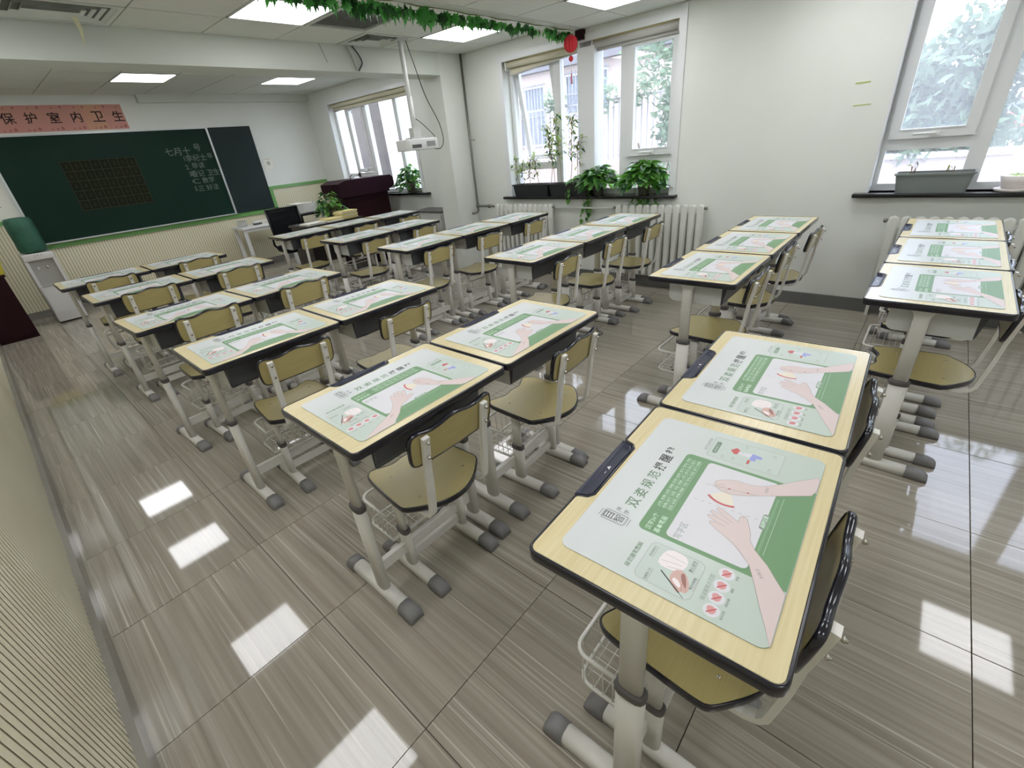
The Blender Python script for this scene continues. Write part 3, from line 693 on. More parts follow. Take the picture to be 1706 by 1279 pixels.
# ================================================================== CHAIRS  (local origin = floor between the columns)
def smooth_poly(pts, it=2):
    for _ in range(it):
        q = []
        for i in range(len(pts)):
            a, b = pts[i], pts[(i+1) % len(pts)]
            q += [(a[0]*0.75+b[0]*0.25, a[1]*0.75+b[1]*0.25), (a[0]*0.25+b[0]*0.75, a[1]*0.25+b[1]*0.75)]
        pts = q
    return pts
def build_chair():
    t = thing('student_chair', 'x', 'chair')
    ctrl = [(-0.175, -0.10), (-0.172, -0.122), (-0.155, -0.142), (-0.09, -0.195), (-0.04, -0.215), (0.0, -0.220), (0.04, -0.215), (0.09, -0.195), (0.155, -0.142), (0.172, -0.122), (0.175, -0.10), (0.170, -0.02), (0.160, 0.10), (0.148, 0.135), (0.125, 0.150), (0.090, 0.134), (0.050, 0.112), (0.0, 0.124), (-0.050, 0.112), (-0.090, 0.134), (-0.125, 0.150), (-0.148, 0.135), (-0.160, 0.10), (-0.170, -0.02)]
    O = smooth_poly(ctrl, 2); ZS = 0.405
    mb = MB(); mb.plate(offset(O, -0.0058), ZS-0.016, ZS, 0.001, 0, True, True, 2); seat = mb.obj('seat', M_seat, t)
    mb = MB(); band = [[(x, y, ZS-0.021) for x, y in offset(O, -0.0055)]]
    for a in (0, 30, 60, 90): band.append([(x, y, ZS-0.016-0.006*math.cos(R(a))) for x, y in offset(O, -0.005*(1-math.sin(R(a))))])
    for a in (0, 30, 60, 90): band.append([(x, y, ZS-0.004+0.0048*math.sin(R(a))) for x, y in offset(O, -0.0045*(1-math.cos(R(a))))])
    band.append([(x, y, ZS-0.0005) for x, y in offset(O, -0.0055)])
    mb.rings(band, 0, True, True, False); mb.obj('seat_band', M_band, t)
    mb = MB()
    for px, py in ((-0.10, 0.05), (0.10, 0.05), (-0.10, -0.12), (0.10, -0.12)): mb.lathe([(0.0, 0), (0.005, 0.0), (0.004, 0.0015), (0.0, 0.002)], (px, py, ZS-0.0002), 8)
    mb.obj('rivet', M_bolt, seat)
    # backrest: outline in (u, w); then bent and leaned
    ctrl = []
    top = lambda u: 0.060 + 0.007*math.cos(2*math.pi*u/0.165) - (0.0 if abs(u) < 0.12 else 0.0)
    ctrl = [(-0.166, -0.045), (-0.150, -0.064), (-0.12, -0.066), (0.0, -0.066), (0.12, -0.066), (0.150, -0.064), (0.166, -0.045), (0.168, 0.030), (0.160, 0.058)]
    ctrl += [(u, top(u)) for u in (0.135, 0.11, 0.085, 0.055, 0.028, 0.0, -0.028, -0.055, -0.085, -0.11, -0.135)] + [(-0.160, 0.058), (-0.168, 0.030)]
    O = smooth_poly(ctrl, 2)
    ZC = 0.672; lean = 0.19
    def bend(p, th):     # th: thickness coordinate, + towards the blackboard
        u, w = p; y = -0.243 - lean*w + 0.30*u*u*0.9 + th
        return (u, y, ZC + w + lean*th)
    def bplate(name, poly, th0, th1, m, par):
        nonlocal t
        mb = MB(); mb.rings([[bend(p, th0) for p in poly], [bend(p, th1) for p in poly]], 0, True, False, False)
        for th, flip in ((th0, True), (th1, False)):
            # fan of strips keeps the curved face clean
            k = len(mb.v); mb.v += [bend(p, th) for p in poly]; n = len(poly)
            idx = [k+i for i in range(n)]
            lo = min(range(n), key=lambda i: poly[i][0]); hi = max(range(n), key=lambda i: poly[i][0])
            A = [idx[(lo+i) % n] for i in range((hi-lo) % n + 1)]; B = [idx[(lo-i) % n] for i in range((lo-hi) % n + 1)]
            for q in range(20):
                a0, a1 = A[int(q*(len(A)-1)/20)], A[int((q+1)*(len(A)-1)/20)]; b0, b1 = B[int(q*(len(B)-1)/20)], B[int((q+1)*(len(B)-1)/20)]
                Aseg = A[int(q*(len(A)-1)/20):int((q+1)*(len(A)-1)/20)+1]; Bseg = B[int(q*(len(B)-1)/20):int((q+1)*(len(B)-1)/20)+1]
                f = Aseg + Bseg[::-1]; f = list(dict.fromkeys(f))
                if len(f) > 2: mb.f.append(f if not flip else f[::-1]); mb.mi.append(0); mb.sm.append(False)
        return mb.obj(name, m, par)
    bk = bplate('backrest', offset(O, -0.006), -0.0058, 0.0058, M_seat, t)
    mb = MB(); rs = []
    for a in range(0, 181, 30):
        rs.append([bend(p, -0.0085*math.cos(R(a))) for p in offset(O, -0.006*(1-math.sin(R(a))))])
    rs = [[bend(p, -0.0056) for p in offset(O, -0.0066)]] + rs + [[bend(p, 0.0056) for p in offset(O, -0.0066)]]
    mb.rings(rs, 0, True, False, False); mb.obj('backrest_band', M_band, t)
    # back tubes run from under the seat up behind the backrest
    for sx in (-1, 1):
        xx = sx*0.118
        pth = [(xx, 0.10, 0.374), (xx, -0.14, 0.374), (xx, -0.178, 0.376), (xx, -0.203, 0.386), (xx, -0.216, 0.405), (xx, -0.222, 0.44)]
        ye = lambda z: -0.243 - lean*(z-ZC) + 0.27*xx*xx - 0.0175
        pth += [(xx, ye(0.60)*0.6+(-0.222)*0.4, 0.52), (xx, ye(0.60), 0.60), (xx, ye(0.715), 0.715)]
        mb = MB(); mb.tube(pth, 0.0118, 4, 0, 0.0070, True, False, True, (1,0,0)); bp = mb.obj('back_post', M_leg, t)
        for z in (0.645, 0.70):
            mb = MB(); mb.tube([(xx, ye(z)-0.010, z), (xx, ye(z)-0.020, z)], 0.004, 8); mb.lathe([(0, 0), (0.006, 0), (0.006, 0.005), (0, 0.005)], (0, 0, 0), 6)
            k = len(mb.v)-24
            for i in range(k, len(mb.v)): vx = mb.v[i]; mb.v[i] = (xx+vx[0], ye(z)-0.0115-vx[2], z+vx[1])
            mb.obj('bolt', M_bolt, bp)
    MB().box(-0.118, 0.118, -0.012, 0.012, 0.364, 0.384).box(-0.118, 0.118, -0.15, -0.13, 0.366, 0.382).obj('seat_frame', M_leg, t)
    for sx in (-1, 1):
        xx = sx*0.13
        el = lambda rx, ry, z: [(xx+rx*math.copysign(abs(math.cos(a))**0.7, math.cos(a)), ry*math.copysign(abs(math.sin(a))**0.7, math.sin(a)), z) for a in [2*math.pi*k/14 for k in range(14)]]
        mb = MB(); mb.rings([el(0.011, 0.023, 0.20), el(0.011, 0.023, 0.364)], 0, True); mb.rings([el(0.0155, 0.029, 0.032), el(0.0155, 0.029, 0.205)], 0, True)
        def sec(y, w, h, z0_=0.004): return [(xx+a*w, y, z0_+b*h) for a, b in ((-1, 0), (1, 0), (1, 0.55), (0.8, 0.85), (0.45, 1), (-0.45, 1), (-0.8, 0.85), (-1, 0.55))]
        mb.rings([sec(-0.13, 0.023, 0.033), sec(0.13, 0.023, 0.033)], 0, True); lg = mb.obj('leg', M_leg, t)
        mb = MB(); mb.rings([el(0.017, 0.0305, 0.195), el(0.0185, 0.032, 0.199), el(0.0185, 0.032, 0.21), el(0.0165, 0.03, 0.214), el(0.011, 0.023, 0.214)], 0, True); mb.obj('collar', M_collar, lg)
        for s0, s1 in ((-0.125, -0.200), (0.125, 0.185)):
            mb = MB(); d = s1-s0
            mb.rings([sec(s0, 0.026, 0.037, 0.0), sec(s0+d*0.55, 0.027, 0.039, 0.0), sec(s0+d*0.85, 0.026, 0.030, 0.0), sec(s1, 0.023, 0.016, 0.0)], 0, True); mb.obj('foot_cap', M_cap, lg)
    MB().box(-0.115, 0.115, -0.008, 0.008, 0.050, 0.085).obj('crossbar', M_leg, t)
    # wire book basket
    mb = MB()
    def loop(w, yf, yr, z): return [(-w, yr, z)] + [(-w+0.035-0.035*math.cos(R(k*22.5)), yf-0.035+0.035*math.sin(R(k*22.5)), z) for k in range(5)] + [(w-0.035+0.035*math.sin(R(k*22.5)), yf-0.035+0.035*math.cos(R(k*22.5)), z) for k in range(5)] + [(w, yr, z)]
    mb.tube(loop(0.172, 0.195, 0.02, 0.285), 0.006, 6); mb.tube(loop(0.168, 0.188, 0.02, 0.165), 0.0055, 6)
    mb.tube([(-0.172, 0.02, 0.285), (0.172, 0.02, 0.285)], 0.005, 6); mb.tube([(-0.168, 0.02, 0.165), (0.168, 0.02, 0.165)], 0.005, 6)
    bk = mb.obj('basket', M_leg, t)
    mb = MB()
    for k in range(8):
        xx = -0.13+0.26*k/7; mb.tube([(xx, 0.188, 0.165), (xx, 0.195, 0.285)], 0.0016, 4); mb.tube([(xx, 0.02, 0.165), (xx, 0.188, 0.165)], 0.0016, 4); mb.tube([(xx, 0.02, 0.165), (xx, 0.02, 0.285)], 0.0016, 4)
    for k in range(6):
        yy = 0.03+0.14*k/5
        for sx in (-1, 1): mb.tube([(sx*0.168, yy, 0.165), (sx*0.172, yy, 0.285)], 0.0016, 4)
        mb.tube([(-0.168, yy, 0.165), (0.168, yy, 0.165)], 0.0016, 4)
    mb.obj('basket_wires', M_leg, bk)
    return t

# ================================================================== WRITING MATS  (local origin = mat's rear left corner, on the desk)
def pm(name, c, rough=0.42): return mat('print_'+name, c, rough)
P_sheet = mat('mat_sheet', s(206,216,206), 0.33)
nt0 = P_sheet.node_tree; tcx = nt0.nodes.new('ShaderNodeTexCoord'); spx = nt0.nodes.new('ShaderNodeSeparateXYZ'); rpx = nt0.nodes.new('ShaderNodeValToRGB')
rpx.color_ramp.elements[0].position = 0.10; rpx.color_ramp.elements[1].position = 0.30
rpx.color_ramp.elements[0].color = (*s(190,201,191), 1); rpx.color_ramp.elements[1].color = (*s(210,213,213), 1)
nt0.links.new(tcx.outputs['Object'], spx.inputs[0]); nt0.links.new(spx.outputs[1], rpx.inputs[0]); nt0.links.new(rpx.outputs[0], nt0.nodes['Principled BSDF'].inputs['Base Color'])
P_green = pm('green', s(112,150,108)); P_white = pm('white', s(216,214,218)); P_skin = pm('skin', s(216,198,195)); P_line = pm('line', s(150,140,136))
P_tgreen = pm('title_green', s(112,138,112)); P_dark = pm('dark', s(70,74,72)); P_lgreen = pm('light_green', s(196,222,196)); P_red = pm('red', s(196,92,92)); P_grey = pm('grey', s(140,150,142))
P_hand = pm('hand_tone', s(206,170,160)); P_hand2 = pm('hand_shadow', s(158,112,102)); P_cuff = pm('cuff', s(236,226,226)); P_blue = pm('blue', s(150,158,214)); P_panel = pm('panel', s(194,205,197)); P_fan = pm('fan', s(228,218,200)); P_pink = pm('pink', s(212,150,150))
MW, MH_, MT = 0.500, 0.352, 0.0016
def ring_outline(mb, poly, z, w, m):
    inn = offset(poly, -w); n = len(poly)
    mb.add([(x, y, z) for x, y in poly]+[(x, y, z) for x, y in inn], [(i, (i+1) % n, n+(i+1) % n, n+i) for i in range(n)], m)
ARM_L = [(0.006,0.0),(0.035,0.014),(0.066,0.029),(0.105,0.046),(0.138,0.062),(0.156,0.080),(0.171,0.098),(0.178,0.112),(0.186,0.128),(0.195,0.143),(0.199,0.146),(0.203,0.144),(0.204,0.139),(0.203,0.129),(0.206,0.139),(0.210,0.150),(0.214,0.154),(0.218,0.152),(0.219,0.146),(0.216,0.130),(0.221,0.144),(0.225,0.152),(0.229,0.153),(0.232,0.149),(0.231,0.142),(0.226,0.126),(0.233,0.138),(0.239,0.145),(0.244,0.144),(0.246,0.139),(0.242,0.130),(0.234,0.116),(0.227,0.102),(0.233,0.103),(0.242,0.103),(0.247,0.099),(0.246,0.093),(0.240,0.089),(0.226,0.083),(0.208,0.076),(0.193,0.073),(0.176,0.062),(0.152,0.036),(0.128,0.017),(0.109,0.0)]
ARM_R = smooth_poly([(0.375,0.0),(0.356,0.028),(0.338,0.056),(0.320,0.085),(0.305,0.108),(0.296,0.128),(0.292,0.140),(0.296,0.158),(0.303,0.168),(0.313,0.172),(0.324,0.168),(0.332,0.156),(0.339,0.145),(0.343,0.130),(0.342,0.115),(0.346,0.098),(0.356,0.082),(0.375,0.062),(0.398,0.042),(0.420,0.020),(0.440,0.0)], 1)
def circ(cx, cy, r, n=16): return [(cx+r*math.cos(2*math.pi*k/n), cy+r*math.sin(2*math.pi*k/n)) for k in range(n)]
def stroke(mb, a, b_, w, z, m):
    a, b_ = Vector(a), Vector(b_); d = (b_-a).normalized(); n = Vector((-d.y, d.x))*w/2
    mb.add([(a.x+n.x, a.y+n.y, z), (a.x-n.x, a.y-n.y, z), (b_.x-n.x, b_.y-n.y, z), (b_.x+n.x, b_.y+n.y, z)], [(0,1,2,3)], m)
def mat_layers():
    """list of (part name, MB, materials) for the printing"""
    L = []; z = MT+0.0001
    mb = MB(); mb.flat(rrect(0.115, 0.382, -0.02, 0.251, 0.012), 0); g_ = [(x, max(y, 0.001), z) for x, y in rrect(0.115, 0.382, -0.02, 0.251, 0.012)]
    mb = MB(); mb.add(g_, [list(range(len(g_)))], 0); L.append(('green_panel', mb, [P_green]))
    z += 0.0001
    mb = MB(); mb.flat(rrect(0.1245, 0.3735, 0.062, 0.201, 0.010), z, 0)
    for k in range(44): mb.add([(0.17+0.0036*k, 0.054, z), (0.1705+0.0036*k, 0.054, z), (0.1705+0.0036*k, 0.058, z), (0.17+0.0036*k, 0.058, z)], [(0,1,2,3)], 1)
    stroke(mb, (0.17, 0.0475), (0.335, 0.0475), 0.0006, z, 1)
    L.append(('writing_area', mb, [P_white, P_lgreen]))
    z += 0.0001
    mb = MB(); fan = [(0.303, 0.138)] + [(0.303+0.042*math.cos(R(a)), 0.138+0.042*math.sin(R(a))) for a in range(135, 206, 10)]; mb.flat(fan, z, 0)
    ar = [(0.303+0.043*math.cos(R(a)), 0.138+0.043*math.sin(R(a))) for a in range(135, 206, 7)]; ai = [(0.303+0.048*math.cos(R(a)), 0.138+0.048*math.sin(R(a))) for a in range(135, 206, 7)]; mb.flat(ar[::-1]+ai, z+0.00004, 1)
    for k in range(11): stroke(mb, (0.246+0.0007*k, 0.19-0.0137*k), (0.2463+0.0007*k, 0.184-0.0137*k), 0.0008, z, 2)
    stroke(mb, (0.30, 0.185), (0.3175, 0.088), 0.0007, z+0.0003, 2)
    L.append(('angle_diagram', mb, [P_fan, P_red, P_line]))
    for nm, A in (('left_arm_drawing', ARM_L), ('right_arm_drawing', ARM_R)):
        A2 = [(x, max(y, 0.001)) for x, y in A]; mb = MB()
        if sum(A2[i-1][0]*A2[i][1]-A2[i][0]*A2[i-1][1] for i in range(len(A2))) < 0: A2 = A2[::-1]
        mb.flat(A2, z+0.0001, 0); ring_outline(mb, A2, z+0.00016, 0.0007, 1)
        if nm[0] == 'l':
            for a, b_ in (((0.203,0.130),(0.203,0.118)), ((0.216,0.130),(0.212,0.114)), ((0.226,0.126),(0.219,0.111)), ((0.240,0.098),(0.246,0.096))): stroke(mb, a, b_, 0.0006, z+0.00017, 1)
            put_text(mb, '支撑点', 0.128, 0.043, z+0.00017, width=0.020, m=1, ang=R(35))
        else:
            for a, b_ in (((0.300,0.160),(0.312,0.150)), ((0.305,0.167),(0.318,0.154)), ((0.298,0.146),(0.31,0.14))): stroke(mb, a, b_, 0.0006, z+0.00017, 1)
            mb.flat(circ(0.309, 0.141, 0.0022, 8), z+0.00018, 2); mb.flat(circ(0.315, 0.108, 0.0022, 8), z+0.00018, 2)
            put_text(mb, '支撑点', 0.343, 0.080, z+0.00017, width=0.018, m=1, ang=R(0))
        L.append((nm, mb, [P_skin, P_line, P_red]))
    z = MT+0.00015
    mb = MB()
    for k, ch in enumerate('双姿规范'): put_text(mb, ch, 0.171+0.0335*k, 0.2845, z, height=0.0255, m=0, bold=0.012)
    for k, ch in enumerate('提醒垫'): put_text(mb, ch, 0.305+0.0335*k, 0.2845, z, height=0.0255, m=1, bold=0.018)
    L.append(('title_lettering', mb, [P_tgreen, P_dark]))
    mb = MB(); A = rrect(0.100, 0.128, 0.272, 0.322, 0.006); ring_outline(mb, A, z, 0.0009, 0); ring_outline(mb, offset(A, -0.0025), z, 0.0006, 0)
    stroke(mb, (0.104, 0.3265), (0.124, 0.3265), 0.0009, z, 0); stroke(mb, (0.104, 0.2675), (0.124, 0.2675), 0.0009, z, 0); stroke(mb, (0.133, 0.275), (0.133, 0.30), 0.0005, z, 0)
    put_text(mb, '目', 0.114, 0.309, z, width=0.016, m=0); put_text(mb, '智', 0.114, 0.288, z, width=0.018, m=0)
    put_text(mb, '快', 0.139, 0.300, z, width=0.010, m=0); put_text(mb, '字', 0.139, 0.283, z, width=0.010, m=0)
    L.append(('seal_emblem', mb, [P_dark]))
    z2 = MT+0.0003
    mb = MB(); put_text(mb, '汉字36个', 0.144, 0.2335, z2, width=0.047, m=0, bold=0.012); put_text(mb, '基本笔画', 0.144, 0.217, z2, width=0.047, m=0, bold=0.012)
    for j, tx in enumerate(('点横竖撇捺提折钩弯', '横折竖弯撇点斜钩卧', '竖提横撇弯钩竖折横')):
        put_text(mb, tx, 0.276, 0.2405-0.011*j, z2, width=0.178, height=0.0068, m=0)
    for j in range(3): stroke(mb, (0.188, 0.2352-0.011*j), (0.364, 0.2352-0.011*j), 0.0005, z2, 0)
    put_text(mb, '写字区', 0.150, 0.181, z2+0.0001, width=0.044, m=1)
    mb.flat(rrect(0.230, 0.273, 0.059, 0.069, 0.004, 3), z2+0.0001, 2); put_text(mb, '桌椅位置', 0.2515, 0.064, z2+0.0002, width=0.034, m=0, bold=0.02)
    L.append(('green_panel_lettering', mb, [P_lgreen, P_grey, P_grey]))
    # writing grip panel
    mb = MB(); A = rrect(0.013, 0.100, 0.117, 0.212, 0.012); mb.flat(A, z, 0); ring_outline(mb, A, z+0.00005, 0.0006, 1)
    mb.flat(smooth_poly([(0.056,0.186),(0.075,0.188),(0.098,0.181),(0.098,0.152),(0.084,0.142),(0.064,0.146),(0.056,0.158)], 1), z+0.0001, 2)
    for q_ in (((0.068,0.184),(0.074,0.150)), ((0.084,0.182),(0.082,0.146)), ((0.060,0.170),(0.066,0.148))): stroke(mb, *q_, 0.0006, z+0.00012, 1)
    mb.flat(smooth_poly([(0.060,0.158),(0.066,0.146),(0.060,0.137),(0.050,0.130),(0.040,0.126),(0.030,0.125),(0.024,0.129),(0.026,0.134),(0.021,0.136),(0.020,0.141),(0.024,0.145),(0.030,0.153),(0.042,0.160)], 1), z+0.00015, 3)
    mb.flat(smooth_poly([(0.050,0.134),(0.062,0.141),(0.058,0.146),(0.046,0.141),(0.036,0.133),(0.034,0.129)], 1), z+0.00018, 4)
    mb.flat(smooth_poly([(0.046,0.152),(0.042,0.143),(0.033,0.137),(0.030,0.140),(0.033,0.147),(0.040,0.155)], 1), z+0.0002, 2)
    for q_ in (((0.026,0.134),(0.040,0.138)), ((0.030,0.128),(0.046,0.134)), ((0.033,0.148),(0.026,0.141))): stroke(mb, *q_, 0.0006, z+0.00022, 4)
    stroke(mb, (0.047, 0.176), (0.021, 0.136), 0.0024, z+0.00025, 5); stroke(mb, (0.021, 0.136), (0.015, 0.127), 0.0010, z+0.00025, 5)
    for tx, cx, cy in (('笔杆斜靠虎口', 0.078, 0.203), ('指握笔三分', 0.028, 0.192), ('掌心呈空', 0.083, 0.135), ('笔尖与纸面', 0.050, 0.1235)):
        put_text(mb, tx, cx, cy, z+0.0002, width=0.026, m=5); stroke(mb, (cx-0.014, cy-0.0045), (cx+0.014, cy-0.0045), 0.0007, z+0.0002, 1)
    L.append(('grip_picture', mb, [P_panel, P_line, P_cuff, P_hand, P_hand2, P_dark]))
    mb = MB(); put_text(mb, '规范握笔图解', 0.054, 0.228, z, width=0.062, m=0, bold=0.01); put_text(mb, '错误握笔示范图', 0.058, 0.103, z, width=0.056, m=1); put_text(mb, '规范坐姿图解', 0.440, 0.224, z, width=0.05, m=1)
    L.append(('caption_lettering', mb, [P_tgreen, P_grey]))
    for k, cx in enumerate((0.020, 0.046, 0.072, 0.099)):
        mb = MB(); mb.flat(circ(cx, 0.085, 0.0125), z, 0); mb.flat(smooth_poly([(cx-0.008,0.088),(cx+0.004,0.094),(cx+0.009,0.086),(cx+0.003,0.078),(cx-0.006,0.080)], 1), z+0.00005, 1)
        stroke(mb, (cx-0.007, 0.091), (cx+0.006, 0.079), 0.0022, z+0.0001, 2); put_text(mb, ('指尖过捏', '拇指包握', '横搭', '并指')[k], cx, 0.069, z, width=0.017 if k < 2 else 0.009, m=3)
        L.append(('round_picture', mb, [P_white, P_pink, P_red, P_dark]))
    # sitting posture panel
    mb = MB(); A = rrect(0.397, 0.478, 0.072, 0.217, 0.005); mb.flat(A, z, 0); ring_outline(mb, A, z+0.00005, 0.0006, 1)
    mb.flat(rrect(0.412, 0.460, 0.199, 0.209, 0.0045, 3), z+0.0001, 2); put_text(mb, '规范坐姿三个一', 0.436, 0.204, z+0.00015, width=0.038, m=3)
    mb.flat([(0.455,0.166),(0.441,0.176),(0.430,0.166),(0.432,0.160),(0.450,0.158)], z+0.0002, 4); mb.flat(circ(0.439, 0.156, 0.007, 10), z+0.00015, 3)
    mb.flat([(0.433,0.150),(0.446,0.149),(0.450,0.128),(0.434,0.126)], z+0.0001, 3); mb.flat([(0.432,0.134),(0.450,0.132),(0.447,0.112),(0.437,0.112),(0.436,0.122),(0.424,0.122),(0.424,0.132)], z+0.0002, 5)
    mb.flat([(0.408,0.136),(0.424,0.136),(0.424,0.131),(0.408,0.131)], z+0.00025, 4)
    for cx, cy in ((0.408, 0.186), (0.470, 0.150), (0.408, 0.092), (0.462, 0.092), (0.412, 0.165)): put_text(mb, '头正身直', cx, cy, z+0.0001, width=0.013, m=1); stroke(mb, (cx-0.007, cy-0.004), (cx+0.006, cy-0.004), 0.0005, z+0.0001, 1)
    L.append(('posture_picture', mb, [P_panel, P_line, P_tgreen, P_white, P_red, P_blue]))
    return L
LAY = mat_layers()
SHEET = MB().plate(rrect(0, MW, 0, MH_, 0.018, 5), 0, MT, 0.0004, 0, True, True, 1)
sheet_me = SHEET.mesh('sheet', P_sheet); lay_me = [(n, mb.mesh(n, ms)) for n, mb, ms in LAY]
allm = [P_sheet]; joined = MB(); joined.v = list(SHEET.v); joined.f = [list(f) for f in SHEET.f]; joined.mi = list(SHEET.mi); joined.sm = list(SHEET.sm)
for n, mb, ms in LAY:
    ids = []
    for q in ms:
        if q not in allm: allm.append(q)
        ids.append(allm.index(q))
    o_ = len(joined.v); joined.v += mb.v; joined.f += [[i+o_ for i in f] for f in mb.f]; joined.mi += [ids[i] for i in mb.mi]; joined.sm += mb.sm
joined_me = joined.mesh('writing_mat', allm)


# ------------------------------------------------------------------ place desks, chairs, mats
CH = {('2',1,0):(-.005,-.022,-.5,.055),('2',1,1):(.032,-.02,-.4,.055),('2',2,0):(-.01,-.02,.6,.056),('2',2,1):(-.018,-.02,.1,.052),('2',3,0):(.012,-.02,.4,.056),('2',3,1):(-.02,-.02,-.2,.055),
 ('2',4,0):(.031,-.010,-1.6,.009),('2',4,1):(.010,-.024,1.0,.003),('2',5,0):(.008,.007,-1.1,.002),('2',5,1):(.050,-.010,2.9,0),('2',6,0):(-.02,-.010,-1.5,.012),('2',6,1):(.007,-.007,2.1,.006),
 ('3',6,0):(.002,-.008,0,0),('3',6,1):(.01,.0,1,0),('3',6,2):(.01,-.01,-1,0),('3',5,0):(.030,.001,.1,.008),('3',5,1):(.056,.012,.1,.006),('3',5,2):(.023,-.024,-1.2,.004),
 ('3',4,0):(.026,-.009,3.7,0),('3',4,1):(.018,-.028,1.1,0),('3',4,2):(.023,-.039,0,0),('3',3,0):(.001,.027,1,.003),('3',3,1):(-.017,-.005,-1.1,.003),('3',3,2):(.019,-.006,-.3,.004),
 ('3',2,0):(.034,.020,.7,.006),('3',2,1):(.044,.010,-.3,.01),('3',1,0):(0,.012,-.7,.01),('3',1,1):(.054,.020,.1,.01),('3',1,2):(.057,-.032,-.6,.007)}
desk0 = build_desk(); chair0 = build_chair()
ORD = {1:'front row', 2:'second row', 3:'third row', 4:'fourth row', 5:'fifth row', 6:'back row'}
POS = {('2',0):'left desk of the aisle pairs', ('2',1):'right desk of the aisle pairs', ('3',0):'leftmost desk of the window block', ('3',1):'middle desk of the window block', ('3',2):'desk nearest the window'}
CPOS = {('2',0):'left seat of the aisle pairs', ('2',1):'right seat of the aisle pairs', ('3',0):'leftmost seat of the window block', ('3',1):'middle seat of the window block', ('3',2):'seat nearest the window'}
first = True
for (gname, r), (x0, y0, th) in ROWS.items():
    th = R(th)
    for i in range(COUNT[(gname, r)]):
        ex = Vector((math.cos(th), math.sin(th))); ey = Vector((-ex.y, ex.x))
        fl = Vector((x0, y0)) + ex*(0.6*i)
        c = fl + ex*0.3 - ey*HD
        pos = POS[(gname, i)]
        if gname == '3' and r == 2 and i == 1: pos = 'right desk of the window block'
        if first: d = desk0; d.location = (c.x, c.y, 0); d.rotation_euler = (0, 0, th)
        else: d = dup(desk0, (c.x, c.y, 0), th)
        tag(d, f'pale wood school desk, {ORD[r]} from the blackboard, {pos}', 'desk', 'school desks in rows')
        dx, dy, rot, dz = CH[(gname, r, i)]
        q = fl + ex*(0.32) - ey*0.30 + Vector((dx, dy)); a = th + R(rot)
        cl = q + Vector((-math.sin(a), math.cos(a)))*0.10
        if first: ch = chair0; ch.location = (cl.x, cl.y, 0); ch.rotation_euler = (0, 0, a)
        else: ch = dup(chair0, (cl.x, cl.y, 0), a)
        cp = CPOS[(gname, i)] if not (gname == '3' and r == 2 and i == 1) else 'right seat of the window block'
        tag(ch, f'yellow wood school chair, {ORD[r]} from the blackboard, {cp}', 'chair', 'school chairs')
        ch.scale = (1, 1, 1+dz*1.4)
        first = False
        # mat
        jx, jy, jr = rnd.uniform(-0.004, 0.004), rnd.uniform(-0.003, 0.003), R(rnd.uniform(-0.6, 0.6))
        if (gname, r, i) == ('2', 6, 0): jx = jy = 0; jr = 0
        ml = fl + ex*(0.0475+jx) - ey*(0.398-jy)
        lab = f'green white writing mat, {ORD[r]}, {pos}'
        if r >= 5 or (r == 4 and gname == '2'):
            t = thing('writing_mat', lab, 'desk mat', (ml.x, ml.y, DH+0.0004), th+jr, 'writing mats')
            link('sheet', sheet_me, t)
            for n, me in lay_me:
                o = link(n, me, t)
                if 'lettering' in n: o['kind'] = 'stuff'
        else:
            tag(link('writing_mat', joined_me, None, (ml.x, ml.y, DH+0.0004), (0, 0, th+jr)), lab, 'desk mat', 'writing mats')

# ================================================================== PROJECTOR, GARLAND, LANTERN
t = thing('projector', 'white projector hanging from the ceiling on a long pole', 'projector', (3.26, 4.27, 1.50))
MB().tube([(0.0, 0, 0.155), (0.0, 0, 0.85)], 0.021, 12).tube([(0, 0, 0.13), (0, 0, 0.40)], 0.026, 12).obj('pole', M_white, t)
MB().box(-0.06, 0.06, -0.05, 0.05, 0.825, 0.84).obj('ceiling_plate', M_pipelight, t)
MB().box(-0.045, 0.045, -0.035, 0.035, 0.060, 0.145).box(-0.09, 0.07, -0.05, 0.05, 0.052, 0.062).box(-0.085, -0.075, -0.04, 0.04, 0.0, 0.055).box(0.06, 0.07, -0.04, 0.04, 0.0, 0.055).obj('bracket', M_pipelight, t)
bd = MB().plate(rrect(-0.17, 0.17, -0.13, 0.13, 0.03, 4), -0.05, 0.048, 0.012).obj('body', M_white, t); bd.rotation_euler = (0, 0, R(-12))
MB().tube([(-0.08, 0.128, 0.0), (-0.08, 0.150, 0.0)], 0.033, 14).obj('lens', M_blackpl, bd)
vg = MB(); [vg.box(0.04+0.012*k, 0.046+0.012*k, -0.1315, -0.1295, -0.025, 0.02) for k in range(8)]; vg.obj('vent_slots', M_collar, bd)
bx('socket_panel', M_collar, -0.12, -0.02, -0.1315, -0.1295, -0.03, 0.0, bd)
def cable(label, pts, r=0.004, m=None, name='cable', n=6):
    P = [Vector(p) for p in pts]; out = []
    for i in range(len(P)-1):
        p0 = P[max(i-1, 0)]; p1 = P[i]; p2 = P[i+1]; p3 = P[min(i+2, len(P)-1)]
        for k in range(n):
            u = k/n; out.append(tuple(0.5*((2*p1)+(p2-p0)*u+(2*p0-5*p1+4*p2-p3)*u*u+(3*p1-p0-3*p2+p3)*u**3)))
    out.append(tuple(P[-1])); mb = MB(); mb.tube(out, r, 6)
    return tag(mb.obj(name, m or M_blackpl), label, 'cable')
cable('long black cable looping from the ceiling down to the projector', [(3.30, 4.24, 2.335), (3.34, 4.22, 2.15), (3.40, 4.20, 1.90), (3.52, 4.20, 1.68), (3.55, 4.20, 1.53), (3.49, 4.19, 1.45), (3.38, 4.19, 1.455), (3.28, 4.18, 1.47)])
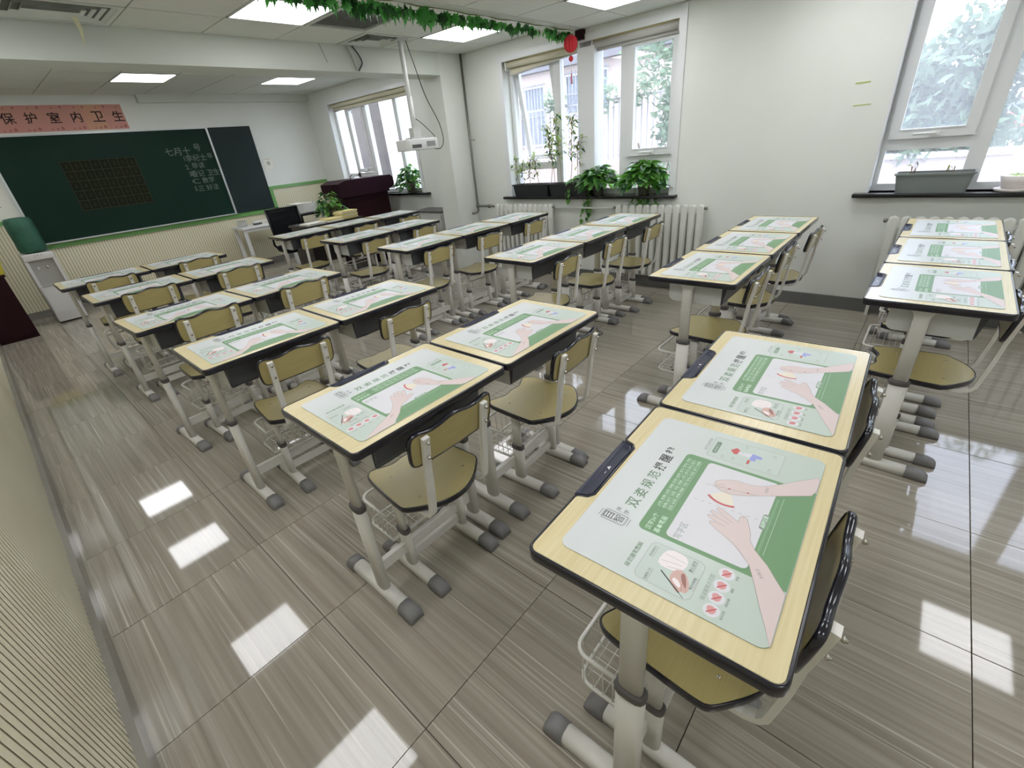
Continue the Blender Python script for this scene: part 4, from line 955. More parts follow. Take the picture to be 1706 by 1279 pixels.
cable('short black cable curving from pole to the back of the projector', [(3.285, 4.26, 1.72), (3.34, 4.22, 1.66), (3.43, 4.20, 1.57), (3.455, 4.20, 1.52), (3.43, 4.19, 1.495), (3.40, 4.19, 1.50)], 0.0035)
cable('black cable hanging from the ceiling in front of the beam', [(2.99, 4.625, 2.335), (3.04, 4.62, 2.27), (3.06, 4.62, 2.21), (3.02, 4.62, 2.16), (3.01, 4.625, 2.145)], 0.006)
cable('grey cable hanging from the small air diffuser', [(2.93, 4.625, 2.335), (2.955, 4.62, 2.27), (2.975, 4.62, 2.19), (2.99, 4.625, 2.15)], 0.008, M_grid)
cable('thin grey wire hanging beside the black beam cable', [(2.67, 4.632, 2.335), (2.69, 4.63, 2.27), (2.71, 4.63, 2.20)], 0.003, M_grid)

def leaf_mesh(name, kind, m):
    mb = MB()
    if kind == 'maple':
        pts = [(0,0),(0.18,0.10),(0.42,0.06),(0.34,0.24),(0.50,0.46),(0.28,0.46),(0.26,0.62),(0.13,0.58),(0,1.0)]
        L_ = [(-x, y) for x, y in pts[1:-1]][::-1]; P = pts + L_
        vs = [(x, y, -0.25*abs(x)*abs(x)-0.12*y*y) for x, y in P] + [(0, 0.35, 0.05)]
        n = len(P); mb.add(vs, [(i, (i+1) % n, n) for i in range(n)], 0, True)
    elif kind == 'heart':
        right = [(0, 0.03), (0.16, -0.06), (0.34, 0.0), (0.42, 0.18), (0.38, 0.42), (0.22, 0.72), (0, 1.0)]
        mid = [(0, y) for _, y in right]
        vs = [(x, y, 0.22*abs(x)-0.30*y*y) for x, y in right] + [(0, y, -0.30*y*y) for _, y in right] + [(-x, y, 0.22*abs(x)-0.30*y*y) for x, y in right]
        n = 7; mb.add(vs, [(i, i+1, n+i+1, n+i) for i in range(6)] + [(n+i, n+i+1, 2*n+i+1, 2*n+i) for i in range(6)], 0, True)
    else:
        right = [(0, 0), (0.14, 0.2), (0.19, 0.45), (0.12, 0.75), (0, 1.0)]
        vs = [(x, y, 0.2*abs(x)-0.3*y*y) for x, y in right] + [(0, y, -0.3*y*y) for _, y in right] + [(-x, y, 0.2*abs(x)-0.3*y*y) for x, y in right]
        n = 5; mb.add(vs, [(i, i+1, n+i+1, n+i) for i in range(4)] + [(n+i, n+i+1, 2*n+i+1, 2*n+i) for i in range(4)], 0, True)
    return mb.mesh(name, m)
LM_maple = [leaf_mesh('leaf', 'maple', M_leafg), leaf_mesh('leaf', 'maple', M_leafd)]
LM_heart = [leaf_mesh('leaf', 'heart', M_leaf), leaf_mesh('leaf', 'heart', M_leafd)]
LM_small = [leaf_mesh('leaf', 'oval', M_leafl), leaf_mesh('leaf', 'oval', M_leafd)]
def put_leaf(par, me, loc, d, size, roll=0.0, name='leaf'):
    o = link(name, me, par, loc); q = Vector(d).to_track_quat('Y', 'Z'); o.rotation_mode = 'QUATERNION'
    o.rotation_quaternion = q @ Euler((0, roll, 0)).to_quaternion(); o.scale = (size, size, size); return o
t = thing('leaf_garland', 'green artificial maple leaf garland hanging along the ceiling step', 'garland', (1.9, 3.12, 2.27))
pth = [(0.055*k, 0.006*math.sin(k*1.3), -0.004+0.004*math.sin(k*0.9)) for k in range(-8, 45)]
MB().tube(pth, 0.004, 5).obj('vine', M_stem, t)
for k in range(230):
    u = rnd.uniform(-0.42, 2.38); taper = 1.0 if u < 1.0 else 0.82
    put_leaf(t, LM_maple[rnd.random() < 0.4], (u, rnd.uniform(-0.008, 0.035), rnd.uniform(-0.045, -0.004)), (rnd.uniform(-0.55, 0.55), rnd.uniform(-0.25, 0.45), -1), rnd.uniform(0.05, 0.10)*taper, rnd.uniform(-1.0, 1.0))
t = thing('paper_lantern', 'small red paper lantern hanging at the window end of garland', 'lantern', (4.17, 3.05, 2.15))
mb = MB(); prof = [(0.012 if abs(k) == 6 else 0.056*math.cos(R(k*13.5)), 0.066*math.sin(R(k*13.5))) for k in range(-6, 7)]
mb.lathe(prof, (0, 0, 0), 48, 0, lambda a: 1+0.09*math.cos(a*12), False); mb.obj('body', M_red, t)
MB().tube([(0, 0, 0.07), (0, 0, 0.125)], 0.0015, 5).tube([(0, 0, -0.07), (0, 0, -0.22)], 0.002, 5).obj('string', M_brass, t)
MB().lathe([(0.004, -0.085), (0.016, -0.095), (0.022, -0.11), (0.014, -0.125), (0.004, -0.13)], (0, 0, 0), 12).obj('knot', M_red, t)
mb = MB(); [mb.tube([(0.004*math.cos(a), 0.004*math.sin(a), -0.22), (0.009*math.cos(a), 0.009*math.sin(a), -0.30)], 0.0012, 4) for a in (0, 1, 2, 3, 4, 5)]; mb.obj('tassel', M_red, t)
tag(MB().box(XN-0.05, XN, 3.03, 3.11, 2.19, 2.262).obj('ceiling_trim_block', M_maroon), 'small brown block under the ceiling step beside the lantern', 'bracket')  # plain brown block added where the ceiling trim ends

# ================================================================== PLANTS
def pothos(name, label, loc, n, spread, hgt, pot_r, pot_h, pm_, seed, size=(0.055, 0.085), trail=0, lean=(0, 0), square=False):
    t = thing(name, label, 'potted plant', loc); rr = random.Random(seed)
    if pm_: 
        mb = MB(); mb.lathe([(0.0, 0), (pot_r*0.72, 0), (pot_r*0.98, pot_h*0.93), (pot_r*1.06, pot_h*0.93), (pot_r*1.06, pot_h), (pot_r*0.9, pot_h), (pot_r*0.88, pot_h*0.86), (0, pot_h*0.86)], (0, 0, 0), 24)
        mb.obj('pot', pm_, t)
        MB().lathe([(0, pot_h*0.86), (pot_r*0.87, pot_h*0.865), (0, pot_h*0.88)], (0, 0, 0), 16).obj('soil', M_soil, t)
    st = MB()
    for k in range(n):
        a = rr.uniform(0, 2*math.pi); e = rr.uniform(0.0, 1.0)**0.7; rad = spread*e; z = pot_h + hgt*(1-1.25*e*e)*rr.uniform(0.45, 1.0)
        p = Vector((rad*math.cos(a)+lean[0]*z, rad*math.sin(a)+lean[1]*z, z))
        p0 = Vector((0.2*pot_r*math.cos(a), 0.2*pot_r*math.sin(a), pot_h*0.86)); pm2 = (p0+p)/2 + Vector((0, 0, 0.03))
        st.tube([tuple(p0), tuple(pm2), tuple(p)], 0.0018, 4)
        d = Vector((math.cos(a), math.sin(a), rr.uniform(-0.7, 0.35))); put_leaf(t, LM_heart[rr.random() < 0.35], tuple(p), d, rr.uniform(*size), rr.uniform(-0.5, 0.5))
    for k in range(trail):
        a = rr.uniform(2.4, 3.9) ; q = [Vector((0, 0, pot_h)), Vector((pot_r*1.3*math.cos(a), pot_r*1.3*math.sin(a)*2, pot_h*1.0))]
        yy = rr.uniform(-0.2, 0.16); q.append(Vector((-0.075, yy, -0.02))); ln = rr.uniform(0.06, 0.30)
        for j in range(1, 6): q.append(Vector((-0.08+rr.uniform(-0.01, 0.01), yy+rr.uniform(-0.025, 0.025), -0.02-ln*j/5)))
        st.tube([tuple(p) for p in q], 0.0018, 4)
        for p in q[2:]: put_leaf(t, LM_heart[rr.random() < 0.4], tuple(p), (-0.6, rr.uniform(-0.9, 0.9), -0.8), rr.uniform(0.035, 0.06), rr.uniform(-0.6, 0.6))
    st.obj('stems', M_stem, t); return t
pothos('potted_pothos', 'bushy pothos in a grey pot near the middle of the window sill', (4.415, 2.92, 0.876), 170, 0.21, 0.17, 0.062, 0.11, M_potgrey, 3, (0.065, 0.11), trail=3)
pothos('potted_pothos', 'bushy pothos in a grey pot at the right end of window sill', (4.42, 2.42, 0.876), 180, 0.22, 0.18, 0.065, 0.12, M_potgrey, 5, (0.065, 0.115), trail=6)
pothos('potted_pothos', 'pothos on the sill right of the podium', (4.575, 6.20, 0.915), 120, 0.20, 0.26, 0.075, 0.13, M_potgrey, 8, (0.06, 0.10), trail=0)
pothos('potted_pothos', 'low pothos spilling over the end of the black planter', (4.40, 3.14, 0.955), 40, 0.13, 0.06, 0.045, 0.05, M_pblack, 11, (0.045, 0.07), trail=2)
def planter(name, label, cat, cx, cy, lx, ly, h, z, m, taper=0.8, rim=0.008):
    t = thing(name, label, cat, (cx, cy, z)); a, b = lx/2, ly/2
    q = lambda k, zz, e=0: [(x, y, zz) for x, y in rrect(-a*k-e, a*k+e, -b*(1-(1-k)*a/b*1.3)-e, b*(1-(1-k)*a/b*1.3)+e, 0.018, 3)]
    mb = MB(); mb.rings([q(taper, 0), q(1, h-0.012), q(1, h-0.012, rim), q(1, h, rim), q(1, h, -0.004), q(0.97, h-0.02, -0.004)], 0, False, True, True); mb.obj('trough', m, t)
    MB().rings([[(x, y, h-0.018) for x, y, _ in q(0.96, 0, -0.006)], [(x*0.97, y*0.97, h-0.012) for x, y, _ in q(0.96, 0, -0.006)]], 0, False).obj('soil', M_soil, t)
    return t
planter('window_planter', 'black plastic planter at the left end of the window sill', 'planter', 4.40, 3.755, 0.14, 0.50, 0.125, 0.876, M_pblack)
planter('window_planter', 'black plastic planter beside the left end one on sill', 'planter', 4.40, 3.245, 0.14, 0.50, 0.125, 0.876, M_pblack)
def twiggy(name, label, loc, stems, seed, lv=7, size=(0.03, 0.048)):
    t = thing(name, label, 'plant', loc); rr = random.Random(seed); st = MB()
    for (dy, h) in stems:
        pts = [Vector((0, dy, 0))]; ang = rr.uniform(-0.15, 0.15)
        for k in range(6): pts.append(pts[-1] + Vector((rr.uniform(-0.012, 0.012), h/6*math.sin(ang+rr.uniform(-0.15, 0.15)), h/6)))
        st.tube([tuple(p) for p in pts], 0.0028, 5)
        for k in range(int(lv*h/0.25)):
            p = pts[rr.choice([3, 4, 5, 6, 6])]; dd = rr.uniform(-1, 1); b = p + Vector((rr.uniform(-0.03, 0.03), 0.07*dd*rr.random(), rr.uniform(-0.05, 0.05)))
            st.tube([tuple(p-Vector((0, 0, 0.02))), tuple(b)], 0.0012, 4)
            put_leaf(t, LM_small[rr.random() < 0.45], tuple(b), (rr.uniform(-0.5, 0.5), dd+0.01, rr.uniform(-0.6, 0.6)), rr.uniform(*size), rr.uniform(-0.8, 0.8))
    st.obj('stems', M_stemb, t); return t
twiggy('young_plant', 'short spindly plant with pale leaves in the left black planter', (4.40, 3.78, 0.985), [(-0.10, 0.26), (0.02, 0.24), (0.10, 0.22), (0.18, 0.25)], 2, 34, (0.034, 0.055))
twiggy('young_plant', 'tall spindly plant with pale leaves in the second black planter', (4.40, 3.30, 0.985), [(-0.14, 0.40), (-0.05, 0.58), (0.05, 0.60), (0.15, 0.55), (0.20, 0.40)], 4, 30, (0.034, 0.06))
planter('window_planter', 'long grey plastic planter on the right window sill', 'planter', 4.40, 0.325, 0.15, 0.40, 0.125, 0.875, M_planter)
tw = twiggy('seedling', 'two small seedlings sprouting in the long grey planter', (4.39, 0.33, 0.985), [(0.12, 0.05), (0.10, 0.045), (-0.06, 0.04), (-0.10, 0.045)], 6, 18, (0.02, 0.032))
t = thing('white_pot', 'white round pot with saucer and small yellow plant', 'potted plant', (4.41, -0.075, 0.875))
MB().lathe([(0, 0), (0.085, 0), (0.095, 0.016), (0.085, 0.018), (0, 0.012)], (0, 0, 0), 24).obj('saucer', M_potwhite, t)
MB().lathe([(0, 0.016), (0.058, 0.016), (0.082, 0.09), (0.076, 0.092), (0.07, 0.08), (0, 0.08)], (0, 0, 0), 24).obj('pot', M_potwhite, t)
for k in range(10): a = k*0.7; put_leaf(t, LM_small[0], (0.02*math.cos(a), 0.02*math.sin(a), 0.085), (math.cos(a), math.sin(a), 0.7), 0.045)

# ================================================================== FRONT OF THE ROOM
t = thing('podium', 'dark maroon wooden podium in front of the bay window', 'podium', (4.02, 6.62, 0))
MB().plate(rrect(-0.38, 0.36, -0.10, 0.30, 0.01, 2), 0, 0.98).obj('body', M_podium, t)
mb = MB(); prof = [(-0.455, 0.97), (-0.455, 1.145), (-0.33, 1.185), (0.42, 1.185), (0.455, 1.15), (0.46, 1.06), (0.43, 1.02), (0.36, 1.0), (0.36, 0.97)]
mb.rings([[(x, y, z) for x, z in prof] for y in (-0.15, 0.33)][::-1], 0, False); mb.obj('top', M_podium, t)
MB().box(-0.36, 0.34, -0.103, -0.10, 0.10, 0.90).obj('front_panel', M_maroon, t)
MB().tube([(-0.15, 0.0, 1.18), (-0.15, 0.0, 1.22), (-0.13, -0.03, 1.235)], 0.006, 6).obj('microphone', M_blackpl, t)
t = thing('teacher_desk', 'teacher desk with dark top between front row and podium', 'desk', (3.12, 6.20, 0))
MB().plate(rrect(-0.40, 0.40, -0.24, 0.26, 0.015, 3), 0.735, 0.76, 0.004).obj('desktop', M_darktop, t)
for sx in (-1, 1): MB().box(sx*0.36-0.02, sx*0.36+0.02, -0.20, 0.22, 0, 0.735).obj('side_panel', M_darktop, t)
MB().box(-0.34, 0.34, -0.18, -0.165, 0.30, 0.735).obj('modesty_panel', M_darktop, t)
t = thing('side_desk', 'black side desk under a white box near front wall', 'desk', (3.62, 7.45, 0))
MB().plate(rrect(-0.38, 0.38, -0.22, 0.22, 0.10, 6), 0.765, 0.795, 0.005).obj('desktop', M_blackpl, t)
for sx in (-1, 1):
    for sy in (-1, 1): MB().box(sx*0.30-0.02, sx*0.30+0.02, sy*0.15-0.02, sy*0.15+0.02, 0, 0.765).obj('leg', M_blackpl, t)
def book_stack(name, label, loc, rz, n, w, d, th, m, seed):
    t = thing(name, label, 'papers', loc, rz); rr = random.Random(seed)
    for k in range(n):
        o = MB().box(-w/2, w/2, -d/2, d/2, 0, th-0.0006).obj('sheaf', m if rr.random() < 0.7 else M_paper, t, (rr.uniform(-0.006, 0.006), rr.uniform(-0.006, 0.006), k*th)); o.rotation_euler = (0, 0, rr.uniform(-0.05, 0.05))
book_stack('paper_pile', 'low white paper pile at the left end of teacher desk', (2.90, 6.10, 0.7602), R(10), 2, 0.28, 0.20, 0.010, M_paper, 1)
book_stack('notebook_pile', 'yellowish notebook pile in the middle of teacher desk', (3.13, 6.08, 0.7602), R(5), 4, 0.20, 0.22, 0.009, M_papery, 2)
book_stack('notebook_pile', 'tall cream notebook pile at right end of teacher desk', (3.37, 6.12, 0.7602), R(2), 9, 0.24, 0.20, 0.010, M_papery, 3)
pothos('potted_plant', 'dark leafy plant beside the podium on the teacher desk', (3.30, 6.34, 0.7602), 90, 0.19, 0.26, 0.06, 0.10, M_potgrey, 21, (0.05, 0.08))
t = thing('white_box', 'pale wire sided box on the black side desk', 'box', (3.50, 7.45, 0.7955))
mb = MB(); mb.box(-0.19, 0.19, -0.12, 0.12, 0, 0.004)
for q in ((-0.19, 0.19, -0.12, -0.117), (-0.19, 0.19, 0.117, 0.12), (-0.19, -0.187, -0.12, 0.12), (0.187, 0.19, -0.12, 0.12)): mb.box(*q, 0, 0.125)
mb.obj('box', M_paper, t)
mb = MB(); [mb.box(-0.18+0.02*k, -0.172+0.02*k, -0.122, -0.120, 0.01, 0.115) for k in range(19)]; mb.obj('slots', M_rad, t)
MB().box(-0.20, -0.05, -0.13, 0.13, 0.122, 0.135).obj('lid', M_paper, t)
t = thing('white_table', 'white table against the ribbed panelling under the blackboard', 'table', (3.05, 8.22, 0))
MB().plate(rrect(-0.33, 0.40, -0.20, 0.24, 0.01, 2), 0.64, 0.675, 0.004).obj('tabletop', M_white, t)
MB().box(-0.31, 0.38, -0.18, -0.165, 0.60, 0.64).obj('apron', M_white, t)
for lx, ly in ((-0.29, -0.16), (0.36, -0.16), (-0.29, 0.20), (0.36, 0.20)): MB().box(lx-0.022, lx+0.022, ly-0.022, ly+0.022, 0, 0.64).obj('leg', M_white, t)
t = thing('clear_box', 'small clear plastic box at the left end of white table', 'box', (2.81, 8.20, 0.6755))
MB().plate(rrect(-0.055, 0.055, -0.05, 0.05, 0.01, 2), 0, 0.085, 0.004).obj('box', M_clear, t); MB().plate(rrect(-0.03, 0.03, -0.03, 0.03, 0.01, 2), 0.003, 0.05).obj('contents', M_paper, t)
book_stack('paper_pile', 'heap of white papers on the white table', (3.15, 8.22, 0.6755), R(-8), 4, 0.30, 0.22, 0.012, M_paper, 5)
t = thing('desk_gadget', 'grey chalk brush box on the white table', 'box', (3.00, 8.12, 0.6755)); MB().plate(rrect(-0.06, 0.06, -0.03, 0.03, 0.008, 2), 0, 0.03, 0.004).obj('body', M_collar, t); MB().plate(rrect(-0.055, 0.055, -0.025, 0.025, 0.006, 2), 0.03, 0.045, 0.003).obj('lid', M_white, t)
# mesh office chair
t = thing('office_chair', 'black mesh backed office chair behind the front row', 'chair', (2.94, 6.86, 0), R(-6))
def curve_panel(z0, z1, w0, w1, y0, y1, bow, th, nx=10, nz=6, mb=None):
    mb = mb or MB()
    rs = []
    for j in range(nz+1):
        f = j/nz; z = z0+(z1-z0)*f; w = w0+(w1-w0)*f; y = y0+(y1-y0)*f
        a = [(-w+2*w*i/nx, y+bow*((2*i/nx-1)**2), z) for i in range(nx+1)]; b_ = [(p[0], p[1]+th, p[2]) for p in a][::-1]; rs.append(a+b_)
    return mb.rings(rs, 0, True)
curve_panel(0.56, 0.92, 0.21, 0.215, 0.16, 0.24, -0.05, 0.012).obj('backrest', M_black, t)
fr = MB(); fr.tube([(-0.215, 0.19, 0.93), (0.215, 0.19, 0.93)], 0.012, 8); fr.tube([(-0.215, 0.19, 0.93), (-0.21, 0.11, 0.55)], 0.012, 8); fr.tube([(0.215, 0.19, 0.93), (0.21, 0.11, 0.55)], 0.012, 8); fr.tube([(-0.21, 0.11, 0.55), (0.21, 0.11, 0.55)], 0.012, 8)
fr.box(-0.17, 0.17, 0.128, 0.134, 0.815, 0.822); fr.box(-0.17, 0.17, 0.118, 0.124, 0.745, 0.752); fr.obj('back_frame', M_blackpl, t)
MB().plate(rrect(-0.23, 0.23, -0.27, 0.17, 0.07, 5), 0.40, 0.47, 0.02).obj('seat', M_black, t)
MB().tube([(0, 0.12, 0.42), (0, 0.24, 0.44), (0, 0.24, 0.60)], 0.02, 8).obj('back_support', M_blackpl, t)
MB().tube([(0, -0.04, 0.09), (0, -0.04, 0.40)], 0.028, 12).obj('gas_column', M_blackpl, t)
for k in range(5):
    a = R(90+72*k); MB().tube([(0, -0.04, 0.10), (0.26*math.cos(a), -0.04+0.26*math.sin(a), 0.07)], 0.018, 8).obj('base_leg', M_blackpl, t)
    MB().lathe([(0, -0.012), (0.026, -0.012), (0.026, 0.012), (0, 0.012)], (0, 0, 0), 12).obj('castor', M_blackpl, t, (0.26*math.cos(a), -0.04+0.26*math.sin(a), 0.027), (R(90), 0, a))
for sx in (-1, 1): MB().tube([(sx*0.23, 0.05, 0.44), (sx*0.27, 0.05, 0.50), (sx*0.27, 0.03, 0.62), (sx*0.27, -0.17, 0.63)], 0.015, 8).obj('armrest', M_blackpl, t)
t = thing('bag', 'black bag with pale blue stripes on the office chair', 'bag', (2.96, 6.72, 0.471), R(-6))
mb = MB(); mb.plate(rrect(-0.17, 0.17, -0.10, 0.10, 0.06, 4), 0, 0.15, 0.03); mb.obj('body', M_black, t); mb = MB(); mb.box(-0.15, 0.15, -0.104, -0.10, 0.06, 0.075); mb.box(-0.15, 0.15, -0.104, -0.10, 0.09, 0.098); mb.obj('stripe', M_rad, t)

# water dispenser and cabinet in the left corner
t = thing('water_dispenser', 'white floor standing water dispenser in the left front corner', 'water dispenser', (0.455, 8.10, 0))
mb = MB(); mb.plate(rrect(-0.14, 0.14, -0.14, 0.14, 0.015, 3), 0.02, 0.44, 0.004); mb.box(-0.14, 0.14, -0.10, 0.14, 0.44, 0.74); mb.box(-0.14, -0.11, -0.14, -0.10, 0.44, 0.74); mb.box(0.11, 0.14, -0.14, -0.10, 0.44, 0.74); mb.plate(rrect(-0.14, 0.14, -0.14, 0.14, 0.015, 3), 0.74, 0.815, 0.006); mb.obj('body', M_disp, t)
bx('recess_back', M_disp2, -0.11, 0.11, -0.104, -0.10, 0.46, 0.74, t); bx('drip_tray', M_disp2, -0.11, 0.11, -0.145, -0.10, 0.44, 0.455, t)
for k, xx in enumerate((-0.055, 0.03)): MB().tube([(xx, -0.102, 0.66), (xx, -0.13, 0.66), (xx, -0.13, 0.635)], 0.009, 8).obj('tap', M_disp, t)
MB().plate(rrect(-0.125, 0.125, -0.1, 0.1, 0.01, 2), 0, 0.002).obj('door', M_disp, t, (0, -0.1405, 0.235), (R(90), 0, 0))
pl = MB(); [pl.box(xx-0.005, xx+0.005, -0.142, -0.139, 0.79, 0.797) for xx in (-0.03, 0, 0.03)]; pl.obj('indicator', M_collar, t)
for lx, ly in ((-0.11, -0.11), (0.11, -0.11), (-0.11, 0.11), (0.11, 0.11)): MB().tube([(lx, ly, 0), (lx, ly, 0.021)], 0.012, 8).obj('foot', M_collar, t)
t = thing('water_bottle', 'water bottle under green cloth cover on the dispenser', 'bottle', (0.455, 8.10, 0.8155))
def crump(a): return 1+0.02*math.sin(5*a)+0.015*math.sin(11*a+1)
MB().lathe([(0.07, 0), (0.118, 0.012), (0.126, 0.05), (0.122, 0.13), (0.125, 0.25), (0.121, 0.35), (0.105, 0.378), (0.05, 0.385), (0, 0.386)], (0, 0, 0), 40, 0, crump).obj('cover', M_bottle, t)
t = thing('maroon_cabinet', 'low dark maroon cabinet in the left corner of the room', 'cabinet', (-0.065, 7.82, 0))
MB().box(-0.18, 0.16, -0.245, 0.26, 0.0, 0.67).obj('body', M_maroon, t); MB().plate(rrect(-0.18, 0.175, -0.26, 0.27, 0.006, 2), 0.67, 0.695, 0.003).obj('top', M_maroon, t)
bx('door', M_maroon, -0.17, 0.15, -0.257, -0.245, 0.04, 0.64, t)
t = thing('yellow_box', 'yellow plastic tub on the maroon cabinet', 'tub', (0.0, 7.70, 0.6955))
mb = MB(); q = lambda k, z, e=0: [(x, y, z) for x, y in rrect(-0.13*k-e, 0.13*k+e, -0.10*k-e, 0.10*k+e, 0.02, 3)]
mb.rings([q(0.9, 0), q(1, 0.11), q(1, 0.11, 0.01), q(1, 0.13, 0.01), q(1, 0.13, -0.005), q(0.9, 0.02, -0.005)], 0, False); mb.obj('tub', M_yellow, t)

# ================================================================== OUTDOORS
M_ground = mat('pavement', s(126,120,118), 0.8, c2=s(114,110,108), nscale=0.6)
M_pinkwall = mat('pinkish_render', s(168,154,148), 0.8, c2=s(156,143,138), nscale=0.5)
M_brownwall = mat('brown_render', s(74,67,63), 0.8, c2=s(62,56,53), nscale=1.4, stretch=(1,1,0.25))
M_greywall = mat('grey_block_wall', s(100,100,106), 0.8, c2=s(90,90,96), nscale=0.6)
M_rail = mat('white_railing', s(140,140,150), 0.5)
M_winout = mat('outside_window', s(96,104,116), 0.15)
M_carred = mat('car_red', s(190,60,66), 0.25); M_carglass = mat('car_glass', s(60,70,84), 0.1)
M_tree = leafmat('tree_leaf', s(76,98,86), s(116,136,108)); M_trunk = mat('bark', s(96,84,72), 0.9)
GZ = -0.30
g = MB().box(XN+WT, 45, -30, 45, GZ-0.3, GZ).obj('ground', M_ground); tag(g, kind='structure')
# pale outdoor column beside window 1
t = thing('concrete_column', 'wide brown rendered column outside the bay window', 'column', (6.0, 8.6, GZ)); MB().box(-0.2, 0.5, -0.36, 0.62, 0, 4.2).obj('shaft', M_brownwall, t); MB().box(-0.24, 0.54, -0.42, -0.36, 0, 4.2).obj('edge_strip', M_rad, t)
# building across the yard
t = thing('apartment_house', 'pale pinkish house with barred windows across the yard', 'building', (15, 11.5, GZ))
mb = MB(); wins = [(-2.6, -0.9, 2.35, 3.55), (-0.1, 1.9, 1.5, 3.4), (3.0, 5.0, 1.5, 3.4), (6.2, 8.2, 1.5, 3.4)]
ys = -6.5
for a, b, z0, z1 in wins: mb.box(0, 3, ys, a, 0, 8.2); mb.box(0, 3, a, b, 0, z0); mb.box(0, 3, a, b, z1, 8.2); ys = b
mb.box(0, 3, ys, 12, 0, 8.2); mb.obj('wall', M_pinkwall, t)
for a, b, z0, z1 in wins:
    wn = bx('window', M_winout, 0.12, 0.16, a, b, z0, z1, t); f = MB(); frame_rect(f, 0.06, 0.12, a, b, z0, z1, 0.07); f.box(0.06, 0.12, (a+b)/2-0.04, (a+b)/2+0.04, z0, z1); f.obj('window_frame', M_rad, wn)
    gr = MB(); n = int((b-a)/0.13); [gr.tube([(-0.06, a+(b-a)*k/n, z0-0.05), (-0.06, a+(b-a)*k/n, z1+0.05)], 0.014, 4) for k in range(n+1)]
    for zz in (z0, (z0+z1)/2, z1): gr.tube([(-0.06, a-0.05, zz), (-0.06, b+0.05, zz)], 0.016, 4)
    gr.obj('window_grille', M_rail, wn)
bx('ledge', M_greywall, -0.25, 0, -6.5, 12, 3.75, 3.98, t); bx('plinth', M_greywall, -0.08, 0, -6.5, 12, 0, 0.9, t)
# railing with creeper nearer to the window
t = thing('garden_railing', 'white barred garden railing behind the middle window', 'railing', (10.5, 5.2, GZ))
bx('base_wall', M_pinkwall, -0.1, 0.1, -2.2, 3.8, 0, 1.15, t)
for k in range(44): bx('bar', M_rail, -0.012, 0.012, -2.15+0.135*k, -2.126+0.135*k, 1.15, 2.35, t)
bx('rail', M_rail, -0.02, 0.02, -2.2, 3.8, 2.35, 2.39, t); bx('rail', M_rail, -0.02, 0.02, -2.2, 3.8, 1.25, 1.28, t)
def foliage(name, label, cat, loc, blobs, n, size, seed, m=None, trunk=None):
    t = thing(name, label, cat, loc); rr = random.Random(seed); mb = MB()
    for k in range(n):
        cx, cy, cz, r_ = rr.choice(blobs); v = Vector((rr.gauss(0, 1), rr.gauss(0, 1), rr.gauss(0, 1))).normalized()*r_*rr.uniform(0.45, 1.0)
        p = Vector((cx, cy, cz)) + v; d = Vector((rr.gauss(0, 1), rr.gauss(0, 1), rr.gauss(0, 1))).normalized(); e = d.orthogonal().normalized(); s_ = size*rr.uniform(0.6, 1.3)
        mb.add([tuple(p-d*s_), tuple(p+e*s_*0.45), tuple(p+d*s_), tuple(p-e*s_*0.45)], [(0,1,2,3)])
    tag(mb.obj('foliage', m or M_tree, t), kind='stuff')
    if trunk:
        mb = MB()
        for pth, r_ in trunk: mb.tube(pth, r_, 7)
        mb.obj('trunk', M_trunk, t)
foliage('creeper', 'green creeper growing over the garden railing', 'plant', (10.3, 5.2, GZ), [(0, -1.6, 2.3, 0.5), (0, -0.8, 2.45, 0.45), (0, 0.3, 2.5, 0.35), (0, 1.2, 2.45, 0.4), (0, -1.9, 1.6, 0.4), (0, 2.4, 2.5, 0.3)], 1500, 0.07, 31)
foliage('shrub', 'low shrub below the garden railing', 'plant', (9.0, 4.4, GZ), [(0, -0.6, 0.7, 0.45), (0, 0.1, 0.9, 0.5), (0, 0.8, 0.6, 0.4)], 900, 0.07, 32, None, [([(0, 0, 0), (0, 0.1, 0.5), (0, 0.4, 1.5)], 0.02), ([(0, 0, 0.3), (0, -0.3, 1.4)], 0.015)])
foliage('garden_tree', 'tall leafy tree seen through right half of the middle window', 'tree', (8.2, 3.55, GZ), [(0, 0, 2.6, 0.8), (0.2, 0.5, 3.2, 0.8), (0, -0.5, 3.3, 0.7), (0, 0.1, 1.8, 0.5)], 3200, 0.07, 33, None, [([(0, 0, 0), (0, 0.05, 1.2), (0, -0.1, 3.0)], 0.06)])
foliage('street_tree', 'large hazy tree outside the right window', 'tree', (13.0, 0.2, GZ), [(0, -0.9, 3.3, 1.5), (0, 0.2, 2.1, 0.9), (0, 1.0, 1.4, 0.7), (0, -1.8, 4.6, 1.5), (0, 0.6, 1.1, 0.7), (0.2, -1.6, 2.4, 1.3), (0, 0.0, 1.2, 0.7)], 11000, 0.11, 34, None, [([(0, 0.1, 0), (0, 0, 1.5), (0, -0.5, 4.5)], 0.14), ([(0, 0, 1.2), (0, 1.0, 2.6)], 0.07)])
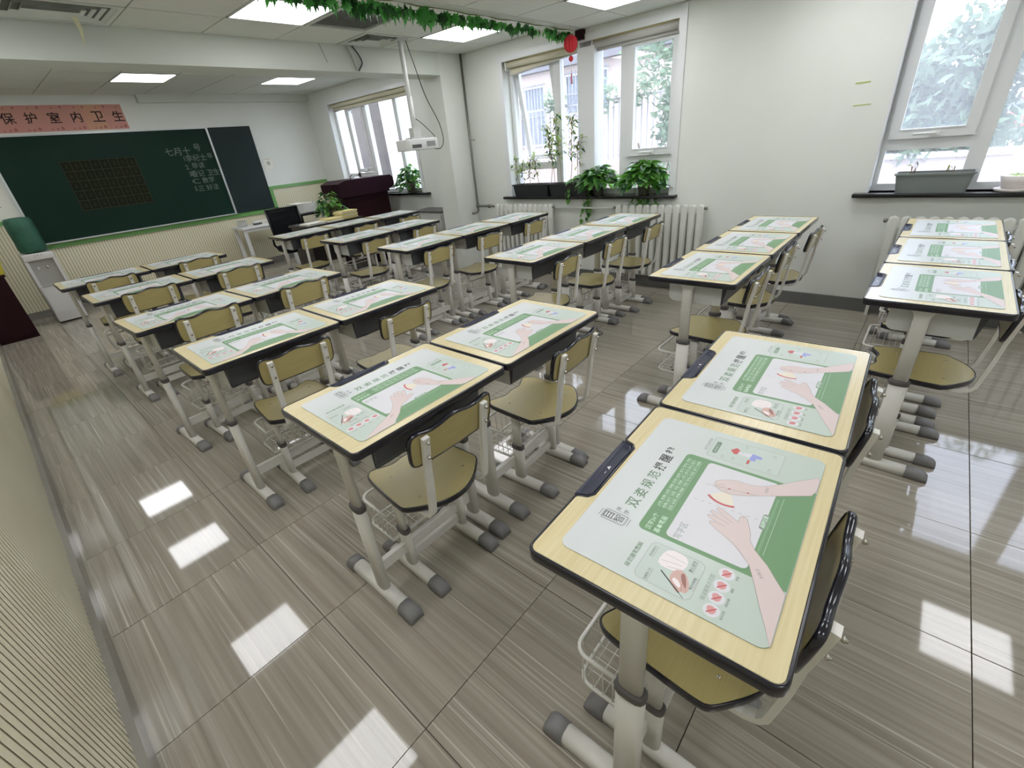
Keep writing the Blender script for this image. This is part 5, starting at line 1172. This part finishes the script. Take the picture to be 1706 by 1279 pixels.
foliage('street_tree', 'dark hazy tree at the right edge beyond the right window', 'tree', (15.0, -4.6, GZ), [(0, 0, 3.2, 1.8), (0, -1.2, 4.8, 1.8), (0, 1.0, 4.6, 1.4), (0, 0.6, 6.4, 1.4)], 6000, 0.13, 35, None, [([(0, 0, 0), (0, 0, 4.5)], 0.18)])
foliage('hedge', 'low hedge behind the yard wall outside the right window', 'hedge', (20, 0, GZ), [(0, y_*0.9, 0.8, 0.6) for y_ in range(-8, 7)], 4000, 0.12, 36)
t = thing('yard_wall', 'low pinkish wall across the yard outside the right window', 'wall', (12.5, 1.6, GZ)); bx('wall', M_pinkwall, 0, 0.25, -2.2, 2.4, 0, 0.75, t); bx('coping', M_rad, -0.05, 0.3, -2.25, 2.45, 0.75, 0.85, t)
# red car
t = thing('red_car', 'red car parked far outside the right window', 'car', (34.0, -1.65, GZ), 0)
mb = MB(); body = [(-2.0, 0.25), (-2.05, 0.6), (-1.9, 0.80), (-1.0, 0.92), (1.2, 0.92), (1.95, 0.78), (2.05, 0.55), (2.0, 0.25)]
mb.rings([[(x, y, z) for x, z in body] for y in (0.8, -0.8)], 0, False); mb.obj('body', M_carred, t)
mb = MB(); cb = [(-1.1, 0.9), (-0.6, 1.38), (0.7, 1.40), (1.35, 0.92)]; mb.rings([[(x, y, z) for x, z in cb] for y in (0.68, -0.68)], 0, False); mb.obj('cabin', M_carglass, t)
MB().box(-0.62, 0.72, -0.66, 0.66, 1.38, 1.43).obj('roof', M_carred, t)
for wx in (-1.25, 1.25):
    for wy in (-0.78, 0.78): MB().lathe([(0, -0.09), (0.32, -0.09), (0.32, 0.09), (0, 0.09)], (0, 0, 0), 18).obj('wheel', M_blackpl, t, (wx, wy, 0.32), (R(90), 0, 0))
mb = MB(); mb.tube([(9.0, 1.0, 7.0), (9.2, 0.2, 2.6), (9.3, -0.3, 0.6)], 0.01, 5)
tag(MB().tube([(7.5, 2.6, 6.0), (7.5, 0.9, 2.2)], 0.008, 5).obj('cable', M_blackpl), 'slanting utility wire outside the right window', 'cable')
tag(MB().tube([(7.4, 3.1, 6.0), (7.4, 0.8, 2.6)], 0.006, 5).obj('cable', M_blackpl), 'second slanting wire beside the utility wire outside', 'cable')
